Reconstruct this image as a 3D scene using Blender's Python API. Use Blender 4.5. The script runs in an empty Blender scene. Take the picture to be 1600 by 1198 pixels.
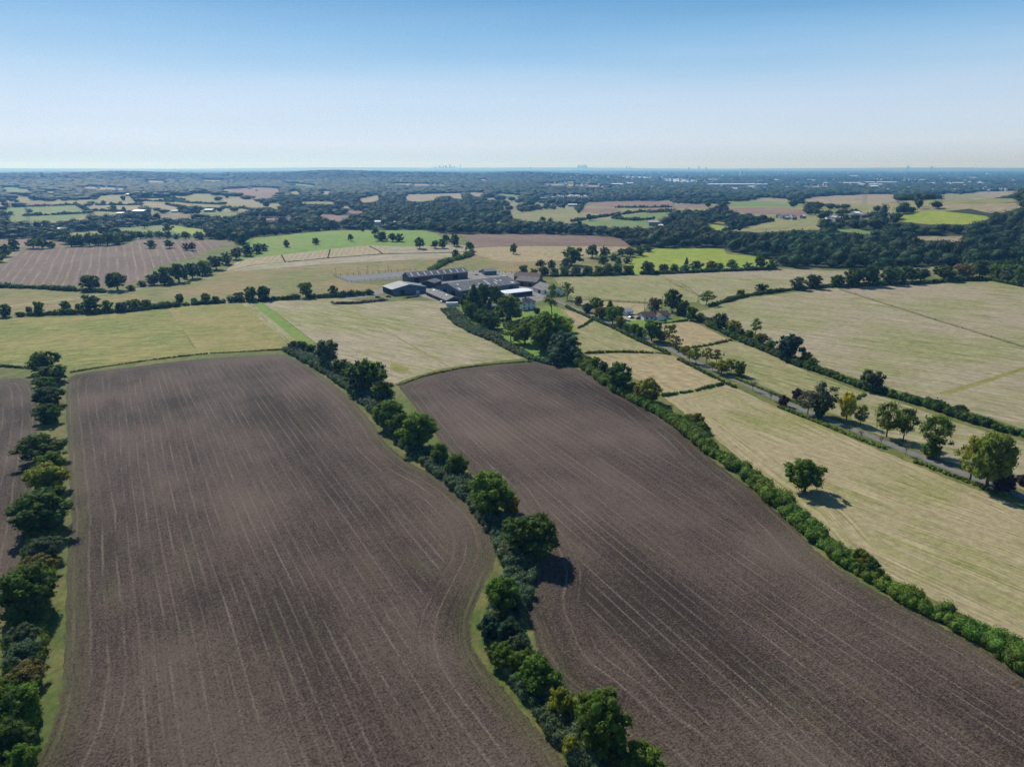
import bpy, math, random
import numpy as np
from mathutils import Vector
from mathutils.geometry import delaunay_2d_cdt
random.seed(7); rng = np.random.default_rng(7)
sc = bpy.context.scene
col = sc.collection
R = math.radians

# ------------------------------------------------------------------ camera, world, sun, exposure
CH = 100.0; FPX = 1110.0; PITCH = math.atan(337/FPX)
cam_d = bpy.data.cameras.new('camera'); cam = bpy.data.objects.new('camera', cam_d); col.objects.link(cam)
cam.location = (0, 0, CH); cam.rotation_euler = (math.pi/2-PITCH, 0, 0)
cam_d.sensor_width = 36; cam_d.lens = FPX/1600*36; cam_d.clip_start = 1; cam_d.clip_end = 90000
sc.camera = cam
SUN_EL = R(42); SUN_AZ = R(-31)        # azimuth from +Y, negative = left
w = bpy.data.worlds.new('World'); sc.world = w; w.use_nodes = True
nt = w.node_tree; nt.nodes.clear()
sky = nt.nodes.new('ShaderNodeTexSky'); sky.sky_type = 'NISHITA'; sky.sun_disc = False
sky.sun_elevation = SUN_EL; sky.sun_rotation = SUN_AZ
sky.altitude = 100; sky.air_density = 1.0; sky.dust_density = 1.6; sky.ozone_density = 2.5
bg = nt.nodes.new('ShaderNodeBackground'); bg.inputs['Strength'].default_value = 0.075
wo = nt.nodes.new('ShaderNodeOutputWorld')
def lin(c): return tuple(((v/255+0.055)/1.055)**2.4 if v > 10 else v/3295 for v in c)
tc = nt.nodes.new('ShaderNodeTexCoord'); sx_ = nt.nodes.new('ShaderNodeSeparateXYZ'); nt.links.new(tc.outputs['Generated'], sx_.inputs[0])
hzr = nt.nodes.new('ShaderNodeValToRGB'); er = hzr.color_ramp.elements      # pale haze veil that thins with elevation
SKY = [(0.0, (190, 210, 238)), (0.035, (206, 223, 245)), (0.085, (190, 213, 240)), (0.12, (163, 200, 234)), (0.16, (130, 180, 223)), (0.205, (98, 157, 207)), (0.35, (66, 116, 168)), (1.0, (44, 84, 136))]
while len(er) < len(SKY): er.new(0.5)
for e_, (p_, c_) in zip(er, SKY): e_.position = p_; e_.color = (*[v/1.0 for v in lin(c_)], 1)
nz_ = nt.nodes.new('ShaderNodeTexNoise'); nz_.inputs['Scale'].default_value = 3.0; nz_.inputs['Detail'].default_value = 4
mp_ = nt.nodes.new('ShaderNodeMapping'); mp_.inputs['Scale'].default_value = (0.6, 0.6, 7); nt.links.new(tc.outputs['Generated'], mp_.inputs[0]); nt.links.new(mp_.outputs[0], nz_.inputs['Vector'])
ma_ = nt.nodes.new('ShaderNodeMath'); ma_.operation = 'MULTIPLY_ADD'; ma_.inputs[1].default_value = 0.05; nt.links.new(nz_.outputs[0], ma_.inputs[0])
ms_ = nt.nodes.new('ShaderNodeMath'); ms_.operation = 'SUBTRACT'; ms_.inputs[1].default_value = 0.025; nt.links.new(sx_.outputs[2], ms_.inputs[0])
nt.links.new(ms_.outputs[0], ma_.inputs[2]); nt.links.new(ma_.outputs[0], hzr.inputs[0])
vm_ = nt.nodes.new('ShaderNodeVectorMath'); vm_.operation = 'SCALE'; vm_.inputs['Scale'].default_value = 1/0.075; nt.links.new(hzr.outputs[0], vm_.inputs[0])
mx_ = nt.nodes.new('ShaderNodeMix'); mx_.data_type = 'RGBA'; mx_.inputs[0].default_value = 0.88
nt.links.new(sky.outputs[0], mx_.inputs[6]); nt.links.new(vm_.outputs[0], mx_.inputs[7])
nt.links.new(mx_.outputs[2], bg.inputs[0]); nt.links.new(bg.outputs[0], wo.inputs[0])
sd = bpy.data.lights.new('sun', 'SUN'); sun = bpy.data.objects.new('sun', sd); col.objects.link(sun)
sd.energy = 5.0; sd.angle = R(0.5); sd.color = (1.0, 0.95, 0.86)
S = Vector((math.sin(SUN_AZ)*math.cos(SUN_EL), math.cos(SUN_AZ)*math.cos(SUN_EL), math.sin(SUN_EL)))
sun.rotation_euler = S.to_track_quat('Z', 'Y').to_euler(); sun.location = (0, 0, 400)
sc.view_settings.view_transform = 'Standard'; sc.view_settings.look = 'None'
sc.view_settings.exposure = 0.12; sc.view_settings.gamma = 1
HAZE = 9.5e-5; HAZE_COL = (0.17, 0.46, 1.0)
sc.cycles.use_denoising = True; sc.cycles.denoiser = 'OPENIMAGEDENOISE'; sc.cycles.denoising_prefilter = 'NONE'; sc.cycles.denoising_input_passes = 'RGB_ALBEDO_NORMAL'; sc.cycles.use_adaptive_sampling = False; sc.cycles.volume_bounces = 0; sc.cycles.sample_clamp_indirect = 1.5; sc.cycles.sample_clamp_direct = 6; sc.cycles.max_bounces = 8

# ------------------------------------------------------------------ terrain and pixel -> ground
cp, sp = math.cos(PITCH), math.sin(PITCH)
def gauss(x, y, cx, cy, sx, sy, a): return a*np.exp(-((x-cx)/sx)**2-((y-cy)/sy)**2)
def height(x, y):
    x = np.asarray(x, float); y = np.asarray(y, float)
    r = np.hypot(x, y); az = np.arctan2(x, y)
    h = gauss(x, y, -190, 980, 260, 170, 7) + gauss(x, y, 900, 1250, 420, 450, 48)
    h = h + gauss(x, y, -520, 900, 260, 160, 5) + gauss(x, y, 1050, 1900, 700, 300, 14)
    m = np.clip((r-1500)/1500, 0, 1)
    h = h + m*(6*np.sin(x/610+1)*np.cos(y/730) + 4*np.sin(x/330+y/510))
    left = 1/(1+np.exp((az-0.12)/0.035))
    h = h + (52+5*np.sin(az*23)+3*np.sin(az*51+1))*np.exp(-((r-6800)/1700)**2)*left
    far = np.clip((r-26000)/6000, 0, 1); far = far*far*(3-2*far)
    h = h + far*(78+22*np.sin(az*7+2.2)+12*np.sin(az*19)+30*np.exp(-((az-0.53)/0.11)**2))
    return h
def unproj(px, py):
    px = np.atleast_1d(np.asarray(px, float)); py = np.atleast_1d(np.asarray(py, float))
    a = (px-800)/FPX; b = (599-py)/FPX
    d = np.stack([a, cp+b*sp, -sp+b*cp], 1); d /= np.hypot(d[:, 0], d[:, 1])[:, None]
    t = np.full(len(px), 30.0); done = np.zeros(len(px), bool); prev = t.copy()
    for i in range(1200):
        z = CH+d[:, 2]*t; below = z < height(d[:, 0]*t, d[:, 1]*t)
        done |= below | (t > 38500)
        if done.all(): break
        prev = np.where(done, prev, t); t = np.where(done, t, t*1.008)
    lo, hi = prev, t
    for i in range(25):
        mid = (lo+hi)/2; bl = CH+d[:, 2]*mid < height(d[:, 0]*mid, d[:, 1]*mid)
        hi = np.where(bl, mid, hi); lo = np.where(bl, lo, mid)
    t = np.minimum(hi, 38500)
    return d[:, 0]*t, d[:, 1]*t
def G(px, py):
    x, y = unproj(px, py); x = float(x[0]); y = float(y[0])
    return Vector((x, y, float(height(x, y))))
def proj(x, y, z):
    dz = z-CH; dep = y*cp-dz*sp; up = y*sp+dz*cp
    dep = np.where(dep < 1, 1, dep)
    return 800+x/dep*FPX, 599-up/dep*FPX
def depth(p): return p[1]*cp-(p[2]-CH)*sp

# ------------------------------------------------------------------ object helpers
def tag(o, label=None, cat=None, group=None, kind=None):
    if label: o['label'] = label
    if cat: o['category'] = cat
    if group: o['group'] = group
    if kind: o['kind'] = kind
    return o
def np_mesh(name, V, Q, mat=None, smooth=False):
    V = np.asarray(V, np.float32); Q = np.asarray(Q, np.int32)
    me = bpy.data.meshes.new(name); n = Q.shape[1]
    me.vertices.add(len(V)); me.vertices.foreach_set('co', V.ravel())
    me.loops.add(Q.size); me.loops.foreach_set('vertex_index', Q.ravel())
    me.polygons.add(len(Q)); me.polygons.foreach_set('loop_start', np.arange(0, Q.size, n, dtype=np.int32))
    try: me.polygons.foreach_set('loop_total', np.full(len(Q), n, np.int32))
    except Exception: pass
    if smooth: me.polygons.foreach_set('use_smooth', np.ones(len(Q), bool))
    me.update(calc_edges=True)
    if mat: me.materials.append(mat)
    return me
def link(name, me, parent=None, loc=None):
    o = bpy.data.objects.new(name, me); col.objects.link(o)
    if parent is not None: o.parent = parent
    if loc is not None: o.location = loc
    return o
def empty(name, loc, rz=0):
    o = bpy.data.objects.new(name, None); col.objects.link(o); o.location = loc; o.rotation_euler = (0, 0, rz)
    o.empty_display_size = 1
    return o
class MB:
    def __init__(s): s.v = []; s.f = []
    def quad(s, *p):
        n = len(s.v); s.v += [tuple(q) for q in p]; s.f.append(tuple(range(n, n+len(p)))); return s
    def prism(s, pts, off):                       # closed prism: polygon pts extruded by off
        n = len(s.v); k = len(pts); o = Vector(off)
        s.v += [tuple(p) for p in pts]+[tuple(Vector(p)+o) for p in pts]
        s.f.append(tuple(range(n+k-1, n-1, -1))); s.f.append(tuple(range(n+k, n+2*k)))
        for i in range(k):
            j = (i+1) % k; s.f.append((n+i, n+j, n+k+j, n+k+i))
        return s
    def box(s, x0, x1, y0, y1, z0, z1):
        return s.prism([(x0, y0, z0), (x1, y0, z0), (x1, y1, z0), (x0, y1, z0)], (0, 0, z1-z0))
    def tube(s, a, b, r0, r1, n=6):
        a = Vector(a); b = Vector(b); d = (b-a).normalized(); u = d.orthogonal().normalized(); v = d.cross(u)
        k = len(s.v)
        for c, r in ((a, r0), (b, r1)):
            for i in range(n):
                t = 2*math.pi*i/n; s.v.append(tuple(c+(u*math.cos(t)+v*math.sin(t))*r))
        for i in range(n):
            j = (i+1) % n; s.f.append((k+i, k+j, k+n+j, k+n+i))
        s.f.append(tuple(range(k+n-1, k-1, -1))); s.f.append(tuple(range(k+n, k+2*n)))
        return s
    def mesh(s, name, mat):
        me = bpy.data.meshes.new(name); me.from_pydata(s.v, [], s.f); me.update(); me.materials.append(mat); return me
    def build(s, name, mat, parent=None): return link(name, s.mesh(name, mat), parent)

# ------------------------------------------------------------------ materials
class NT:
    def __init__(s, name):
        s.m = bpy.data.materials.new(name); s.m.use_nodes = True; s.t = s.m.node_tree
        s.b = s.t.nodes['Principled BSDF']; s.out = s.t.nodes['Material Output']
        s.b.inputs['Roughness'].default_value = 0.9
        s.b.inputs['Specular IOR Level'].default_value = 0.15
    def n(s, ty, **kw):
        x = s.t.nodes.new(ty)
        for k, v in kw.items():
            if k.startswith('_'): setattr(x, k[1:], v)
            else: x.inputs[k].default_value = v
        return x
    def l(s, a, b): s.t.links.new(a, b)
    def math(s, op, a, b=None, clamp=False):
        x = s.t.nodes.new('ShaderNodeMath'); x.operation = op; x.use_clamp = clamp
        for i, q in enumerate((a, b)):
            if q is None: continue
            if isinstance(q, (int, float)): x.inputs[i].default_value = q
            else: s.l(q, x.inputs[i])
        return x.outputs[0]
    def mix(s, f, a, b):
        x = s.t.nodes.new('ShaderNodeMix'); x.data_type = 'RGBA'
        for i, q in ((0, f), (6, a), (7, b)):
            if isinstance(q, (int, float)): x.inputs[i].default_value = q
            elif isinstance(q, tuple): x.inputs[i].default_value = (*q[:3], 1)
            else: s.l(q, x.inputs[i])
        return x.outputs[2]
    def ramp(s, f, lo, hi):
        x = s.t.nodes.new('ShaderNodeMapRange'); x.inputs[1].default_value = lo; x.inputs[2].default_value = hi
        s.l(f, x.inputs[0]); return x.outputs[0]
    def coords(s, deg=0, scale=(1, 1, 1)):
        tc = s.t.nodes.new('ShaderNodeTexCoord'); mp = s.t.nodes.new('ShaderNodeMapping'); mp.vector_type = 'POINT'
        mp.inputs['Rotation'].default_value = (0, 0, R(deg))
        s.l(tc.outputs['Object'], mp.inputs[0])
        m2 = s.t.nodes.new('ShaderNodeMapping'); m2.inputs['Scale'].default_value = scale
        s.l(mp.outputs[0], m2.inputs[0]); return m2.outputs[0]
    def noise(s, vec, scale, detail=3, rough=0.55):
        x = s.n('ShaderNodeTexNoise', Scale=scale, Detail=detail, Roughness=rough)
        if vec is not None: s.l(vec, x.inputs['Vector'])
        return x.outputs[0]
    def bump(s, h, strength, dist):
        x = s.n('ShaderNodeBump', Strength=strength, Distance=dist); s.l(h, x.inputs['Height'])
        s.l(x.outputs[0], s.b.inputs['Normal'])
    def color(s, c): s.l(c, s.b.inputs['Base Color']) if not isinstance(c, tuple) else setattr(s.b.inputs['Base Color'], 'default_value', (*c, 1))

def plough_mat(name, deg, dark, mid, pale, spacing=2.6, green=0.5):
    m = NT(name)
    at = m.n('ShaderNodeAttribute', _attribute_name='edge'); edge = at.outputs['Fac']
    c0 = m.coords(deg)
    sx = m.n('ShaderNodeSeparateXYZ'); m.l(c0, sx.inputs[0])
    wob = m.noise(c0, 0.007, 1)
    u0 = m.math('ADD', sx.outputs[0], m.math('MULTIPLY', wob, 5.0))
    # near the field's edge the work follows the boundary
    hn = m.noise(c0, 0.03, 2)
    isedge = m.ramp(m.math('ADD', edge, m.math('MULTIPLY', hn, 6.0)), 17.5, 15.5)
    def lerp(a, b): return m.math('ADD', m.math('MULTIPLY', a, m.math('SUBTRACT', 1.0, isedge)), m.math('MULTIPLY', b, isedge))
    def comb(u, k):
        cb = m.n('ShaderNodeCombineXYZ'); m.l(u, cb.inputs[0]); m.l(m.math('MULTIPLY', sx.outputs[1], k), cb.inputs[1]); return cb.outputs[0]
    def work(u, spacing):
        fr = m.math('FRACT', m.math('DIVIDE', u, spacing))
        line = m.ramp(m.math('ABSOLUTE', m.math('SUBTRACT', fr, 0.5)), 0.13, 0.03)
        cb3 = m.n('ShaderNodeCombineXYZ')
        m.l(m.math('FLOOR', m.math('DIVIDE', u, spacing)), cb3.inputs[0]); m.l(m.math('MULTIPLY', sx.outputs[1], 0.012), cb3.inputs[1])
        lmod = m.math('ADD', m.math('MULTIPLY', m.ramp(m.noise(cb3.outputs[0], 2.3, 3, 0.65), 0.4, 0.68), 0.95), 0.08)
        return m.noise(comb(u, 0.025), 2.2, 4, 0.65), m.noise(comb(u, 0.06), 0.22, 3, 0.6), m.math('MULTIPLY', line, lmod)
    wa = work(u0, spacing); wb = work(edge, spacing*1.2)
    fine, broad, lines = (lerp(p, q) for p, q in zip(wa, wb))
    greens = lerp(m.noise(comb(u0, 0.06), 0.5, 3), m.noise(comb(edge, 0.06), 0.5, 3))
    clod = m.noise(c0, 1.9, 3, 0.75)
    clod2 = m.noise(c0, 0.6, 3, 0.7)
    big = m.noise(c0, 0.013, 3, 0.6)
    f = m.math('ADD', m.math('MULTIPLY', m.ramp(fine, 0.3, 0.72), 0.36), m.math('MULTIPLY', m.ramp(broad, 0.3, 0.7), 0.14))
    cbu = m.n('ShaderNodeCombineXYZ'); m.l(u0, cbu.inputs[0]); m.l(m.math('MULTIPLY', sx.outputs[1], 0.25), cbu.inputs[1])
    big2 = m.noise(cbu.outputs[0], 0.045, 4, 0.6)
    f = m.math('ADD', f, m.math('MULTIPLY', m.math('SUBTRACT', big, 0.47), 2.4))
    f = m.math('ADD', f, m.math('MULTIPLY', m.math('SUBTRACT', big2, 0.47), 1.7))
    f = m.math('ADD', f, 0.24)
    f = m.math('ADD', f, m.math('MULTIPLY', m.math('SUBTRACT', clod, 0.5), 3.4))
    f = m.math('ADD', f, m.math('MULTIPLY', m.math('SUBTRACT', clod2, 0.5), 1.3))
    f = m.math('SUBTRACT', f, 0.06)
    c = m.mix(m.math('MULTIPLY', f, 1.0, True), dark, mid)
    cl = m.math('MULTIPLY', lines, m.ramp(clod, 0.32, 0.6))
    c = m.mix(m.math('MULTIPLY', cl, 0.75, True), c, pale)
    gz = m.math('MULTIPLY', m.ramp(greens, 0.52, 0.72), m.ramp(m.noise(c0, 0.02, 2), 0.45, 0.65))
    gz = m.math('ADD', m.math('MULTIPLY', gz, green*0.5), m.math('MULTIPLY', m.math('MULTIPLY', m.ramp(edge, 6, 0), m.ramp(fine, 0.35, 0.65)), green), True)
    c = m.mix(gz, c, (0.085, 0.095, 0.03))
    m.color(c)
    m.bump(m.math('ADD', clod, m.math('MULTIPLY', fine, 0.9)), 1.0, 0.35)
    return m.m
def field_mat(name, deg, a, b, c, streak=0.25, stretch=0.05, patch=0.02, fine=0.9, rows=0, bumpd=0.12, bias=0.0, rowcol=None, headland=False):
    m = NT(name); c0 = m.coords(deg)
    sx = m.n('ShaderNodeSeparateXYZ'); m.l(c0, sx.inputs[0])
    wob = m.noise(c0, 0.01, 2)
    u = m.math('ADD', sx.outputs[0], m.math('MULTIPLY', wob, 3 if rows else 10))
    if headland:
        ed = m.n('ShaderNodeAttribute', _attribute_name='edge').outputs['Fac']
        ie = m.ramp(m.math('ADD', ed, m.math('MULTIPLY', m.noise(c0, 0.03, 2), 8.0)), 19, 15)
        u = m.math('ADD', m.math('MULTIPLY', u, m.math('SUBTRACT', 1.0, ie)), m.math('MULTIPLY', ed, ie))
    cb = m.n('ShaderNodeCombineXYZ'); m.l(u, cb.inputs[0]); m.l(m.math('MULTIPLY', sx.outputs[1], stretch), cb.inputs[1])
    st = m.noise(cb.outputs[0], streak, 4, 0.62); st2 = m.noise(cb.outputs[0], streak*5, 3, 0.6)
    pt = m.noise(c0, patch, 4, 0.6); fn = m.noise(c0, fine, 3, 0.7)
    md = m.noise(cb.outputs[0], patch*7, 4, 0.65)
    f1 = m.math('ADD', m.math('MULTIPLY', m.math('SUBTRACT', st, 0.5), 3.0), m.math('MULTIPLY', m.math('SUBTRACT', pt, 0.5), 5.5))
    f1 = m.math('ADD', f1, m.math('MULTIPLY', m.math('SUBTRACT', md, 0.5), 2.6))
    f1 = m.math('ADD', f1, 0.5+bias, True)
    col_ = m.mix(f1, a, b)
    f2 = m.math('ADD', m.math('MULTIPLY', m.math('SUBTRACT', st2, 0.5), 3.6), m.math('MULTIPLY', m.math('SUBTRACT', fn, 0.5), 3.2))
    f2 = m.math('MULTIPLY', m.math('ADD', f2, 0.35, True), 0.7)
    col_ = m.mix(f2, col_, c)
    if rows:
        fr = m.math('FRACT', m.math('DIVIDE', u, rows))
        ln = m.math('MULTIPLY', m.ramp(m.math('ABSOLUTE', m.math('SUBTRACT', fr, 0.5)), 0.2, 0.08), m.ramp(st2, 0.35, 0.6))
        col_ = m.mix(m.math('MULTIPLY', ln, 0.38), col_, rowcol)
    hsv = m.n('ShaderNodeHueSaturation'); m.l(col_, hsv.inputs['Color'])
    vv = m.math('ADD', m.math('MULTIPLY', m.math('SUBTRACT', st2, 0.5), 1.05), m.math('MULTIPLY', m.math('SUBTRACT', m.noise(c0, fine*0.35, 4, 0.7), 0.5), 1.1))
    m.l(m.math('ADD', vv, 0.98), hsv.inputs['Value']); hsv.inputs['Saturation'].default_value = 1.03; hsv.inputs['Hue'].default_value = 0.501
    m.color(hsv.outputs[0]); m.bump(fn, 0.8, bumpd)
    return m.m
def simple(name, c, var=0.25, scale=0.6, rough=0.85, spec=0.2, metal=0, bump=0.0):
    m = NT(name); n_ = m.noise(m.coords(0), scale, 4, 0.6)
    d = tuple(max(0, x*(1-var)) for x in c); u = tuple(min(1, x*(1+var)) for x in c)
    m.color(m.mix(m.ramp(n_, 0.3, 0.7), d, u))
    m.b.inputs['Roughness'].default_value = rough; m.b.inputs['Specular IOR Level'].default_value = spec
    m.b.inputs['Metallic'].default_value = metal
    if bump: m.bump(n_, 0.6, bump)
    return m.m
def leaf_mat(name, base=None, trans=0.42, world_noise=0.0, vary=0.95):
    m = NT(name)
    if base is None:
        oi = m.n('ShaderNodeObjectInfo'); bc = oi.outputs['Color']
    else:
        bc = m.n('ShaderNodeRGB'); bc.outputs[0].default_value = (*base, 1); bc = bc.outputs[0]
    g = m.n('ShaderNodeNewGeometry'); rnd = g.outputs['Random Per Island']
    hs = m.n('ShaderNodeHueSaturation')
    m.l(bc, hs.inputs['Color'])
    v = m.math('ADD', m.math('MULTIPLY', rnd, vary), 1-vary/2)
    geo = m.n('ShaderNodeNewGeometry')
    if world_noise:
        nz = m.noise(geo.outputs['Position'], world_noise, 2, 0.6); nz2 = m.noise(geo.outputs['Position'], world_noise*0.12, 2, 0.5)
        v = m.math('MULTIPLY', v, m.math('ADD', m.math('MULTIPLY', m.ramp(nz, 0.3, 0.7), 0.95), 0.55))
        hsh = m.math('ADD', m.math('MULTIPLY', m.ramp(nz2, 0.3, 0.7), 0.06), 0.455)
        m.l(m.math('ADD', hsh, m.math('MULTIPLY', rnd, 0.03)), hs.inputs['Hue'])
    else:
        nz = m.noise(geo.outputs['Position'], 0.45, 2, 0.6)
        v = m.math('MULTIPLY', v, m.math('ADD', m.math('MULTIPLY', m.ramp(nz, 0.3, 0.7), 0.5), 0.75))
        m.l(m.math('ADD', m.math('MULTIPLY', rnd, 0.04), 0.48), hs.inputs['Hue'])
    m.l(v, hs.inputs['Value'])
    m.l(hs.outputs[0], m.b.inputs['Base Color']); m.b.inputs['Roughness'].default_value = 0.75
    m.b.inputs['Specular IOR Level'].default_value = 0.12
    tr = m.n('ShaderNodeBsdfTranslucent')
    h2 = m.n('ShaderNodeHueSaturation', Value=1.5, Hue=0.485, Saturation=1.1); m.l(hs.outputs[0], h2.inputs['Color']); m.l(h2.outputs[0], tr.inputs[0])
    mx = m.n('ShaderNodeMixShader', Fac=trans); m.l(m.b.outputs[0], mx.inputs[1]); m.l(tr.outputs[0], mx.inputs[2])
    m.l(mx.outputs[0], m.out.inputs[0]); return m.m
M = {}
PD, PM_, PP = (0.030, 0.0205, 0.0155), (0.126, 0.093, 0.073), (0.235, 0.192, 0.155)
M['plough_a'] = plough_mat('plough_a', -29.3, PD, PM_, PP, 2.7, 0.9)
M['plough_b'] = plough_mat('plough_b', -25.5, PD, PM_, PP, 2.9, 0.5)
M['stubble'] = field_mat('stubble', -36, (0.285, 0.238, 0.135), (0.19, 0.195, 0.06), (0.335, 0.285, 0.175), 0.22, 0.04, 0.018, 1.2, bias=-0.2, headland=True)
M['stubble2'] = field_mat('stubble2', -52, (0.275, 0.235, 0.155), (0.19, 0.20, 0.065), (0.31, 0.265, 0.18), 0.08, 0.10, 0.011, 0.8, bias=-0.12)
M['tan'] = field_mat('tan', -40, (0.30, 0.235, 0.13), (0.25, 0.215, 0.105), (0.33, 0.275, 0.165), 0.10, 0.2, 0.03, 0.8, bias=-0.1)
M['hay'] = field_mat('hay', -30, (0.245, 0.225, 0.11), (0.165, 0.185, 0.06), (0.29, 0.25, 0.14), 0.14, 0.1, 0.02, 0.7)
M['pasture'] = field_mat('pasture', 70, (0.12, 0.155, 0.028), (0.21, 0.195, 0.06), (0.26, 0.23, 0.085), 0.10, 0.15, 0.02, 0.5, bias=-0.12)
M['pasture2'] = field_mat('pasture2', 80, (0.185, 0.185, 0.05), (0.28, 0.225, 0.095), (0.15, 0.165, 0.04), 0.10, 0.15, 0.03, 0.5)
M['rough'] = field_mat('rough', 80, (0.14, 0.155, 0.045), (0.235, 0.175, 0.085), (0.19, 0.175, 0.065), 0.06, 0.2, 0.018, 0.4)
M['green'] = field_mat('green', 75, (0.13, 0.235, 0.038), (0.19, 0.235, 0.055), (0.10, 0.18, 0.032), 0.06, 0.1, 0.012, 0.3)
M['lime'] = field_mat('lime', 60, (0.21, 0.28, 0.035), (0.27, 0.29, 0.05), (0.16, 0.22, 0.035), 0.06, 0.1, 0.014, 0.3)
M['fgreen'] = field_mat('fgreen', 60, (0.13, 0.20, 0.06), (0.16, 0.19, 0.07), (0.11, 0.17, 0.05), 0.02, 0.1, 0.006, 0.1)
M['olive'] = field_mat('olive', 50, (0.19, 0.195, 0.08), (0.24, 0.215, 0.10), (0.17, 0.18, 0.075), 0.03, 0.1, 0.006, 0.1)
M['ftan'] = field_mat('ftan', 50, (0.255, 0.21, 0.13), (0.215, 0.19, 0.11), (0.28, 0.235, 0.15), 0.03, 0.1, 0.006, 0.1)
M['brown'] = field_mat('brown', -28, (0.135, 0.098, 0.074), (0.17, 0.125, 0.094), (0.11, 0.08, 0.064), 0.11, 0.03, 0.01, 0.4, rows=8.5, rowcol=(0.30, 0.25, 0.19))
M['brown2'] = field_mat('brown2', 84, (0.165, 0.11, 0.08), (0.20, 0.145, 0.105), (0.13, 0.09, 0.07), 0.05, 0.06, 0.01, 0.3)
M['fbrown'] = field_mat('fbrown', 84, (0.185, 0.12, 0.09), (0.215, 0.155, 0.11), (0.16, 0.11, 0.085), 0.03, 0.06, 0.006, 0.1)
M['plots'] = field_mat('plots', -8, (0.33, 0.26, 0.17), (0.28, 0.25, 0.13), (0.24, 0.20, 0.12), 0.1, 0.3, 0.02, 0.5, rows=6, rowcol=(0.48, 0.42, 0.33))
M['pale'] = field_mat('pale', 82, (0.29, 0.255, 0.18), (0.25, 0.23, 0.14), (0.32, 0.28, 0.2), 0.08, 0.1, 0.01, 0.4)
M['grass'] = field_mat('grass', 10, (0.095, 0.125, 0.03), (0.175, 0.165, 0.055), (0.08, 0.105, 0.03), 0.3, 0.3, 0.05, 0.9)
M['verge'] = field_mat('verge', 10, (0.085, 0.115, 0.026), (0.17, 0.15, 0.055), (0.055, 0.08, 0.022), 0.3, 0.3, 0.06, 0.9)
M['lawn'] = field_mat('lawn', 10, (0.13, 0.22, 0.03), (0.17, 0.23, 0.04), (0.10, 0.17, 0.03), 0.2, 0.3, 0.05, 0.5)
M['floor'] = field_mat('floor', 0, (0.028, 0.042, 0.016), (0.05, 0.06, 0.022), (0.03, 0.04, 0.015), 0.02, 0.3, 0.01, 0.1)
M['asphalt'] = simple('asphalt', (0.155, 0.15, 0.145), 0.18, 0.5, 0.85)
M['concrete'] = simple('concrete', (0.20, 0.19, 0.17), 0.3, 0.12, 0.9)
M['sand'] = simple('sand', (0.17, 0.17, 0.175), 0.15, 0.25, 0.95)
M['track'] = simple('track', (0.30, 0.265, 0.20), 0.2, 0.2, 0.95)
M['earth'] = simple('earth', (0.07, 0.05, 0.035), 0.4, 0.5, 0.95, bump=0.4)
M['water'] = simple('water', (0.18, 0.26, 0.33), 0.1, 0.01, 0.12, 0.5)
M['bark'] = simple('bark', (0.075, 0.058, 0.042), 0.35, 1.5, 0.95)
M['leaf'] = leaf_mat('leaf')
M['hedge'] = leaf_mat('hedge', None, 0.3, 0.35, 0.8)
M['canopy'] = leaf_mat('canopy', (0.029, 0.058, 0.015), 0.15, 0.055, 0.45)

# ------------------------------------------------------------------ ground: fields, roads, yards (pixel outlines laid on the terrain)
def smooth(pts, n=4):
    out = []; k = len(pts)
    for i in range(k):
        p0, p1, p2, p3 = (np.array(pts[(i+j-1) % k], float) for j in range(4))
        d1 = np.linalg.norm(p1-p0); d2 = np.linalg.norm(p2-p1); d3 = np.linalg.norm(p3-p2)
        def ang(a, b):
            a = a/(np.linalg.norm(a)+1e-9); b = b/(np.linalg.norm(b)+1e-9); return float(a@b)
        m1 = (p2-p0)*0.5 if ang(p1-p0, p2-p1) > 0.25 else (p2-p1)*0.9
        m2 = (p3-p1)*0.5 if ang(p2-p1, p3-p2) > 0.25 else (p2-p1)*0.9
        m1 = m1*min(1, d2/(np.linalg.norm(m1)+1e-9)); m2 = m2*min(1, d2/(np.linalg.norm(m2)+1e-9))
        for j in range(n):
            t = j/n; t2 = t*t; t3 = t2*t
            out.append((2*t3-3*t2+1)*p1+(t3-2*t2+t)*m1+(-2*t3+3*t2)*p2+(t3-t2)*m2)
    return out
LIMIT = [(-900, 400), (0, 400), (32, 388), (100, 384), (195, 382), (215, 372), (300, 372), (370, 376), (384, 385), (400, 371), (475, 364), (530, 360), (660, 360), (700, 366),
         (800, 366), (962, 371), (986, 385), (1030, 388), (1130, 390), (1180, 401), (1210, 417), (1330, 421), (1480, 418), (1540, 428), (1600, 444), (1900, 470), (2600, 520)]
def W(pts): x, y = unproj([p[0] for p in pts], [p[1] for p in pts]); return list(zip(x, y))
POLY = []      # name, material, world outline, pixel outline, label, (edge attribute)
def F(name, mat, pts, label, n=4, edge=False):
    pts = smooth(pts, 14 if edge else n) if n > 1 else pts
    if edge: pts = [p+np.array([rng.normal(0, 1), rng.normal(0, .6)])*min(2.2, max(.25, (p[1]-450)/330)) for p in pts]
    POLY.append([name, mat, W(pts), pts, label, edge])
wl = W(LIMIT)
POLY.append(['woodland_floor', 'floor', wl+[(38300*math.sin(R(a)), 38300*math.cos(R(a))) for a in range(70, -71, -3)], None, 'dark leafy woodland ground', False])
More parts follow.
